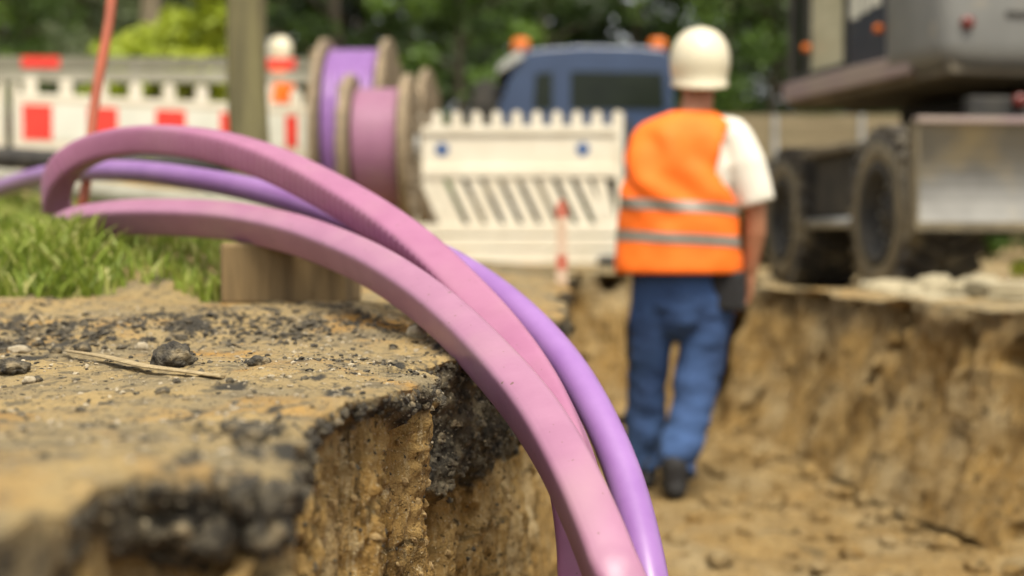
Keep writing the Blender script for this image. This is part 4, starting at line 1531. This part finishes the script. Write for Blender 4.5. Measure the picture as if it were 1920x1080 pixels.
# windscreen visor, roof edge
v0, v1, v2, v3 = tp2(930, 140), tp2(935, 122), tp2(975, 92), tp2(984, 108)
MB().prism([v0, v1, v2, v3], -1.15, 1.05).build('sun_visor', M['truck_grey'], TR, bevel=.01)
MB().prism([tp2(882, 330), tp2(880, 190), tp2(905, 160), tp2(945, 150), tp2(940, 330)], -.9, .8).build('hood', M['chassis'], TR, bevel=.04)
MB().prism([tp2(886, 205), tp2(890, 158), tp2(925, 152), tp2(928, 205)], -1.32, -1.22).build('mirror', M['chassis'], TR, bevel=.02)
for px in (977, 1241):
    x, z_ = tp2(px, 92)
    o2 = MB().lathe([(.085, z_ - .03), (.095, z_), (.095, z_ + .02), (.115, z_ + .02), (.115, z_ + .14), (.09, z_ + .19), (.001, z_ + .205)], 20, 'z', (x, -.6, 0)).build('beacon', M['amber'], TR)
fx0, fx1 = tp2(1275, 300)[0], tp2(1275, 300)[0] + 3.3
zt_, zb_ = tp2(1300, 215)[1], tp2(1300, 300)[1]
for k in range(4):
    h_ = (zt_ - zb_) / 4
    MB().box(((fx0 + fx1) / 2, -1.1, zb_ + h_ * (k + .5)), (fx1 - fx0, .04, h_ - .012)).build('drop_side_board', M['bed'], TR)
MB().box(((fx0 + fx1) / 2, 0, zb_ - .06), (fx1 - fx0, 2.2, .12)).build('bed_floor', M['chassis'], TR)
MB().box((fx0 + .03, 0, zt_ / 2 + zb_ / 2 + .05), (.06, 2.2, zt_ - zb_ + .1)).build('headboard', M['bed'], TR)
for k in range(4):
    MB().box((fx0 + .1 + k * (fx1 - fx0 - .2) / 3, -1.135, (zt_ + zb_) / 2), (.06, .03, zt_ - zb_)).build('stanchion', M['steel'], TR)
MB().box((1.5, 0, zb_ - .28), (6.0, .8, .28)).build('chassis', M['chassis'], TR)
for x in (-.1 + tp2(930, 300)[0] + .3, fx0 + 1.9):
    for sy in (-1, 1):
        wo = empty('wheel_mount')
        ty = wheel(TR, (x, sy * .92, .55), .55, .34, -1)
        ty.rotation_euler = (0, 0, R(90) if sy < 0 else R(-90))
        bpy.data.objects.remove(wo)
tag(TR, 'dark blue flatbed truck with two orange beacons behind the white barrier', 'truck')


# ------------------------------------------------------------------ people
def remesh(mb_, name, m, parent, voxel=.008, it=6, disp=None):
    ob = mb_.build(name + '_raw', None)
    md = ob.modifiers.new('r', 'REMESH')
    md.mode = 'VOXEL'
    md.voxel_size = voxel
    sm = ob.modifiers.new('s', 'SMOOTH')
    sm.iterations = it
    sm.factor = .5
    dg = bpy.context.evaluated_depsgraph_get()
    me = bpy.data.meshes.new_from_object(ob.evaluated_get(dg))
    me.name = name
    old = ob.data
    bpy.data.objects.remove(ob)
    bpy.data.meshes.remove(old)
    if disp is not None:
        n_ = len(me.vertices)
        co = np.empty(n_ * 3)
        no = np.empty(n_ * 3)
        me.vertices.foreach_get('co', co)
        me.vertices.foreach_get('normal', no)
        co, no = co.reshape(-1, 3), no.reshape(-1, 3)
        co = co + no * disp(co)[:, None]
        me.vertices.foreach_set('co', co.ravel())
        me.update()
    me.polygons.foreach_set('use_smooth', [True] * len(me.polygons))
    me.materials.clear()
    me.materials.append(m)
    o_ = bpy.data.objects.new(name, me)
    return link(o_, parent)


def ball(mb_, c, r_, n_=16):
    rx, ry_, rz_ = (r_, r_, r_) if isinstance(r_, (int, float)) else r_
    vs_, fs_ = [], []
    for i in range(1, n_):
        ph_ = math.pi * i / n_
        for k in range(n_ * 2):
            a_ = math.pi * k / n_
            vs_.append((c[0] + rx * math.sin(ph_) * math.cos(a_), c[1] + ry_ * math.sin(ph_) * math.sin(a_), c[2] + rz_ * math.cos(ph_)))
    m_ = n_ * 2
    for i in range(n_ - 2):
        for k in range(m_):
            fs_.append((i * m_ + k, i * m_ + (k + 1) % m_, (i + 1) * m_ + (k + 1) % m_, (i + 1) * m_ + k))
    fs_.append(tuple(range(m_))[::-1])
    fs_.append(tuple((n_ - 2) * m_ + k for k in range(m_)))
    mb_.add(vs_, fs_, True)


def limb(mb_, pts_, rad, n_=16, caps=True, ref=(0, 1, 0)):
    mb_.tube(pts_, rad, n_, ref=ref)
    if caps:
        for p_, r_ in ((pts_[0], rad[0]), (pts_[-1], rad[-1])):
            r_ = min(r_) if not isinstance(r_, (int, float)) else r_
            ball(mb_, p_, r_ * .98, 10)


def hand(mb_, wrist, dirv, side, back):
    """palm + five fingers hanging along dirv; 'side' points to the thumb, 'back' out of the back of the hand"""
    d, s, b_ = Vector(dirv).normalized(), Vector(side).normalized(), Vector(back).normalized()
    w = Vector(wrist)
    pc = w + d * .05
    limb(mb_, [w, w + d * .03, w + d * .085], [(.024, .020), (.036, .017), (.040, .014)], 14, ref=b_)
    for k, (off, ln) in enumerate(((.030, .072), (.010, .082), (-.010, .076), (-.029, .060))):
        p0 = w + d * .078 + s * off
        p1 = p0 + d * ln * .5 - b_ * .008
        p2 = p0 + d * ln * .8 - b_ * .026
        p3 = p0 + d * ln * .92 - b_ * .042
        limb(mb_, [p0, p1, p2, p3], [.0088, .0084, .0078, .0068], 10, ref=b_)
    t0 = w + d * .022 + s * .028
    limb(mb_, [t0, t0 + d * .03 + s * .024 - b_ * .012, t0 + d * .062 + s * .026 - b_ * .024], [.0125, .0105, .0085], 10, ref=b_)


def make_person(loc, rz):
    o_ = empty('person', loc, rz)
    hx, hz = .064, 1.615
    b_ = MB()
    # head, face, neck
    ball(b_, (hx, .012, hz + .035), (.078, .097, .112))
    ball(b_, (hx, .045, hz - .035), (.060, .062, .075))
    ball(b_, (hx, .108, hz - .005), (.015, .024, .022))               # nose
    ball(b_, (hx, .098, hz + .035), (.05, .02, .018))                 # brow
    ball(b_, (hx, .098, hz - .062), (.026, .014, .010))               # mouth
    for sx in (-1, 1):
        ball(b_, (hx + sx * .082, .0, hz + .005), (.012, .022, .034))  # ears
        ball(b_, (hx + sx * .032, .088, hz + .012), (.016, .014, .011))
    limb(b_, [(hx - .004, .0, hz - .02), (hx - .012, -.012, hz - .10), (.03, -.015, 1.42)], [.058, .060, .075], 16)
    # trunk under the clothes
    limb(b_, [(0, 0, .86), (0, .0, 1.05), (.01, 0, 1.25), (.015, 0, 1.40)], [(.155, .105), (.15, .105), (.17, .11), (.16, .09)], 20)
    # right arm hanging, left arm bent forward
    limb(b_, [(.205, -.005, 1.39), (.245, -.03, 1.26), (.272, -.035, 1.12)], [.052, .047, .042], 14)
    limb(b_, [(.272, -.035, 1.12), (.275, -.02, 1.02), (.262, .015, .865)], [.044, .043, .028], 14)
    hand(b_, (.262, .015, .865), (-.10, .12, -1), (-.35, .9, 0), (.9, .35, 0))
    limb(b_, [(-.13, .03, 1.38), (-.135, .12, 1.29), (-.12, .20, 1.19)], [.052, .047, .042], 14)
    limb(b_, [(-.12, .20, 1.19), (-.09, .29, 1.14), (-.05, .36, 1.09)], [.044, .041, .028], 14)
    hand(b_, (-.05, .36, 1.09), (.75, .65, .0), (0, .1, 1), (-.6, .75, 0))
    remesh(b_, 'body', M['skin'], o_, .0052, 5)
    # hair seen below the helmet
    h_ = MB()
    ball(h_, (hx, -.012, hz + .03), (.083, .094, .100))
    hr = remesh(h_, 'hair', M['hair'], o_, .012, 3)
    # T-shirt
    s_ = MB()
    limb(s_, [(0, 0, .90), (0, 0, 1.1), (.01, 0, 1.28), (.015, -.005, 1.41)], [(.185, .13), (.18, .128), (.19, .13), (.165, .10)], 24, caps=False)
    limb(s_, [(-.08, .0, 1.405), (.02, -.004, 1.425), (.19, -.005, 1.41)], [.05, .06, .062], 16)
    limb(s_, [(.19, -.005, 1.405), (.235, -.026, 1.28), (.278, -.036, 1.13)], [.074, .078, .076], 18, caps=False)
    limb(s_, [(-.12, .04, 1.38), (-.135, .12, 1.29), (-.13, .18, 1.21)], [.060, .066, .066], 18, caps=False)
    fold = lambda co: 0.005 * fbm(co[:, 0] * 9, co[:, 1] * 9, co[:, 2] * 7, 3, 501)
    remesh(s_, 'shirt', M['shirt'], o_, .009, 4, fold)
    # hi-vis vest: loose shell over the trunk
    lv = [(.868, .236, .165), (.90, .237, .166), (1.0, .232, .162), (1.1, .226, .158), (1.18, .219, .155), (1.26, .212, .150), (1.33, .206, .142), (1.39, .198, .130), (1.43, .178, .112), (1.462, .125, .09), (1.482, .085, .075)]
    nv = 64
    vs_, fs_ = [], []
    rows = []
    for i in range(41):
        z_ = .868 + (1.482 - .868) * i / 40
        rxx = np.interp(z_, [a[0] for a in lv], [a[1] for a in lv])
        ryy = np.interp(z_, [a[0] for a in lv], [a[2] for a in lv])
        cx = np.interp(z_, [.868, 1.2, 1.4, 1.482], [-.012, -.018, -.008, .03])
        for k in range(nv):
            a_ = 2 * math.pi * k / nv
            ca, sa = math.cos(a_), math.sin(a_)
            x = cx + rxx * math.copysign(abs(ca) ** .85, ca)
            y = -.004 + ryy * math.copysign(abs(sa) ** .85, sa)
            rows.append((x, y, z_))
    co = np.array(rows)
    nrm = co - np.array([0, 0, 0]) * 1
    nrm[:, 2] = 0
    nrm /= np.linalg.norm(nrm, axis=1)[:, None] + 1e-9
    diag = np.sin((co[:, 0] * 1.0 + co[:, 2] * .9) * 34 + 2.2 * fbm(co[:, 0] * 4, co[:, 1] * 4, co[:, 2] * 4, 2, 505))
    dsp = .016 * fbm(co[:, 0] * 6, co[:, 1] * 6, co[:, 2] * 5, 3, 503) + .011 * diag * ss(co[:, 2], 1.05, 1.2) * (1 - ss(co[:, 2], 1.38, 1.46))
    co2 = co + nrm * dsp[:, None]
    fs_ = []
    for i in range(40):
        zc_ = .868 + (1.482 - .868) * (i + .5) / 40
        for k in range(nv):
            am = 2 * math.pi * (k + .5) / nv
            # arm holes: an oval about the shoulder joint on both sides
            side_ = abs(math.cos(am))
            half, zr = (R(58), .160) if math.cos(am) > 0 else (R(24), .11)
            if ((zc_ - 1.30) / zr) ** 2 + (math.acos(min(1, side_)) / half) ** 2 < 1:
                continue
            fs_.append((i * nv + k, i * nv + (k + 1) % nv, (i + 1) * nv + (k + 1) % nv, (i + 1) * nv + k))
    vo = mesh_np('vest', co2, fs_, M['vest'], o_)
    md = vo.modifiers.new('t', 'SOLIDIFY')
    md.thickness = .005
    md.offset = 1
    # reflective bands wrap the vest
    for zc_, hh in ((1.122, .021), (1.0, .021)):
        bv, bf = [], []
        for j, z_ in enumerate((zc_ - hh, zc_, zc_ + hh)):
            for k in range(nv):
                a_ = 2 * math.pi * k / nv
                i_f = (z_ - .03 * math.cos(a_) * .5 - .868) / (1.482 - .868) * 40
                i0 = int(np.clip(math.floor(i_f), 0, 39))
                t = i_f - i0
                p_ = co2[i0 * nv + k] * (1 - t) + co2[(i0 + 1) * nv + k] * t
                q_ = p_ + nrm[i0 * nv + k] * .0085
                bv.append(q_)
        for j in range(2):
            for k in range(nv):
                bf.append((j * nv + k, j * nv + (k + 1) % nv, (j + 1) * nv + (k + 1) % nv, (j + 1) * nv + k))
        mesh_np('reflective_band', np.array(bv), bf, M['band'], vo)
    # trousers
    t_ = MB()
    limb(t_, [(-.005, -.005, .72), (-.005, 0, .80), (-.005, 0, .90)], [(.165, .125), (.192, .14), (.195, .135)], 24)
    limb(t_, [(-.095, .0, .78), (-.118, .035, .60), (-.128, .065, .46), (-.135, .085, .28), (-.135, .10, .09)], [.105, .088, .078, .074, .074], 18, caps=False)
    limb(t_, [(.098, -.01, .78), (.083, -.01, .62), (.055, -.02, .47), (.005, -.09, .28), (-.042, -.165, .12)], [.110, .096, .088, .078, .076], 18, caps=False)
    wr = lambda co: (0.014 * fbm(co[:, 0] * 8, co[:, 1] * 8, co[:, 2] * 13, 3, 511)) * (0.6 + 0.8 * (1 - ss(co[:, 2], .1, .5)))
    remesh(t_, 'trousers', M['denim'], o_, .0085, 3, wr)
    # boots
    for (ax, ay, az, tilt) in ((-.135, .10, .0, 0.0), (-.048, -.175, .015, .22)):
        f_ = MB()
        fw = Vector((0, math.cos(tilt), -math.sin(tilt) * .4))
        c0 = Vector((ax, ay, az))
        limb(f_, [c0 + Vector((0, -.01, .13)), c0 + Vector((0, -.01, .06))], [.052, .050], 14)
        limb(f_, [c0 + Vector((0, -.035, .045)), c0 + Vector((0, .06, .048)), c0 + Vector((0, .15, .036))], [(.042, .040), (.048, .042), (.042, .030)], 16, ref=(0, 0, 1))
        remesh(f_, 'boot', M['black'], o_, .008, 3)
    # belt pouch on the right hip, dark knee pad on the left
    MB().box((.165, -.085, .80), (.125, .09, .15), Matrix.Rotation(-.35, 3, 'Z')).build('belt_pouch', M['black'], o_, bevel=.015)
    MB().box((-.195, .05, .60), (.035, .10, .15)).build('leg_pocket', M['black'], o_, bevel=.012)
    # helmet
    hm = MB()
    n_ = 40
    vs_, fs_ = [], []
    prof = [(.90, 0.0), (.965, .14), (1.0, .32), (.975, .50), (.90, .66), (.77, .80), (.58, .912), (.34, .98), (.12, 1.0), (0.001, 1.003)]
    for rr, zz__ in prof:
        for k in range(n_):
            a_ = 2 * math.pi * k / n_
            ridge = 1 + (.015 if abs(math.sin(a_)) > .96 else 0) * (1 - rr * .3)
            vs_.append((hx + .117 * rr * math.cos(a_) * 1.0, .005 + .142 * rr * math.sin(a_), hz + .0 + (.196 * zz__) * ridge))
    for i in range(len(prof) - 1):
        for k in range(n_):
            fs_.append((i * n_ + k, i * n_ + (k + 1) % n_, (i + 1) * n_ + (k + 1) % n_, (i + 1) * n_ + k))
    # flared rim, lower at the nape, peak in front
    base = len(vs_)
    for rr, dz in ((1.0, 0.0), (.91, -.006), (.945, -.016), (.94, -.026), (.86, -.026)):
        for k in range(n_):
            a_ = 2 * math.pi * k / n_
            pk = max(0, math.sin(a_)) ** 3
            nap = max(0, -math.sin(a_))
            vs_.append((hx + .117 * rr * math.cos(a_), .005 + .142 * (rr + (.30 * pk if rr > 1.01 else 0)) * math.sin(a_), hz + dz - .028 * nap - .02 * pk * (rr > 1.01)))
    for k in range(n_):
        fs_.append((k, (k + 1) % n_, base + n_ + (k + 1) % n_, base + n_ + k))
    for i in range(1, 4):
        for k in range(n_):
            fs_.append((base + i * n_ + k, base + i * n_ + (k + 1) % n_, base + (i + 1) * n_ + (k + 1) % n_, base + (i + 1) * n_ + k))
    hm.add(vs_, fs_, True)
    hl = hm.build('helmet', M['helmet'], o_)
    md = hl.modifiers.new('s', 'SUBSURF')
    md.levels = md.render_levels = 1
    return o_


fz = float(FLOOR_Z)
man = make_person((P(1278, 930, 5.5).x, 5.5, fz - .005), R(0))
tag(man, 'worker in orange vest, cream helmet and blue trousers walking away in the trench', 'person', 'site workers')
W2 = copy_tree(man)
p2 = P(521, 200, 14.4)
W2.location = (p2.x, 14.4, float(ground_far(p2.x, 14.4)))
W2.scale = (.92, .92, 1.04)
W2.rotation_euler = (0, 0, R(70))
tag(W2, 'distant worker in orange vest and pale helmet right of the wooden pole', 'person', 'site workers')


# ------------------------------------------------------------------ concrete rubble by the excavator
def slab(name, pa, pb_, d, hgt, dep, label, m='concrete', seed=1, rz=0.0, lift=0.0, grp='concrete pieces on the right bank'):
    a_, b_ = P(pa, 560, d), P(pb_, 560, d)
    w = b_.x - a_.x
    bm = bmesh.new()
    bmesh.ops.create_cube(bm, size=1)
    bmesh.ops.subdivide_edges(bm, edges=bm.edges[:], cuts=7, use_grid_fill=True)
    for v in bm.verts:
        c_ = np.array(v.co)
        k = 1 + .07 * float(fbm(c_[0] * 3 + seed, c_[1] * 3, c_[2] * 3, 3, seed))
        rnd = 1 - .10 * (abs(c_[0]) > .45) * (abs(c_[2]) > .4)
        v.co = Vector((c_[0] * w * k, c_[1] * dep * k, (c_[2] + .5) * hgt * k * rnd))
    me = bpy.data.meshes.new(name)
    bm.to_mesh(me)
    bm.free()
    me.polygons.foreach_set('use_smooth', [True] * len(me.polygons))
    me.materials.append(M[m])
    o_ = bpy.data.objects.new(name, me)
    o_.location = ((a_.x + b_.x) / 2, d, -.185 + lift)
    o_.rotation_euler = (0, 0, rz)
    link(o_)
    return tag(o_, label, 'concrete piece', grp)


slab('concrete_slab', 1825, 2020, 6.6, .085, .42, 'lower of two pale concrete slabs stacked at the right edge', seed=3, rz=R(-6), lift=.0)
slab('concrete_slab', 1835, 2040, 6.72, .075, .40, 'upper of two pale concrete slabs stacked at the right edge', seed=5, rz=R(-3), lift=.095)


def rubble(px, d, wpx, h, seed, label):
    a_ = P(px, 540, d)
    w = wpx / FPX * d
    o_ = bpy.data.objects.new('concrete_rubble', rock_mesh('concrete_rubble', w / 2, w * .4, h / 1.4, seed, M['concrete'], 4, .25, 1.6))
    o_.location = (a_.x, d, -.17 + h * .38)
    link(o_)
    return tag(o_, label, 'concrete piece', 'concrete pieces on the right bank')


rubble(1675, 7.25, 130, .14, 602, 'leftmost pale lump of rubble before the excavator wheel')
rubble(1752, 7.05, 120, .155, 605, 'second pale lump of rubble from the left, below the dozer blade')
rubble(1830, 7.0, 120, .15, 608, 'third pale lump of rubble, next to the stacked slabs')
rubble(1765, 6.75, 140, .08, 611, 'low flat pale lump at the front of the rubble heap')

# added bright leaf patch standing in for lit background foliage
cl = [(random.gauss(0, .09), random.gauss(0, .09), abs(random.gauss(.15, .1)), .06, .75) for k in range(14)]
wp = P(1925, 540, 8.0)
o_ = empty('lit_leaf_patch', (wp.x, 7.6, -.17))
link(bpy.data.objects.new('leaves', foliage('leaves', cl, .05, 60, M['leaf_bright'], 33)), o_)
MB().tube([(0, 0, -.03), (.02, 0, .12), (.0, .02, .25)], [.012, .009, .004], 6).build('stem', M['bark'], o_)
tag(o_, 'added patch of bright leaves for lit foliage seen under the excavator', 'plant')
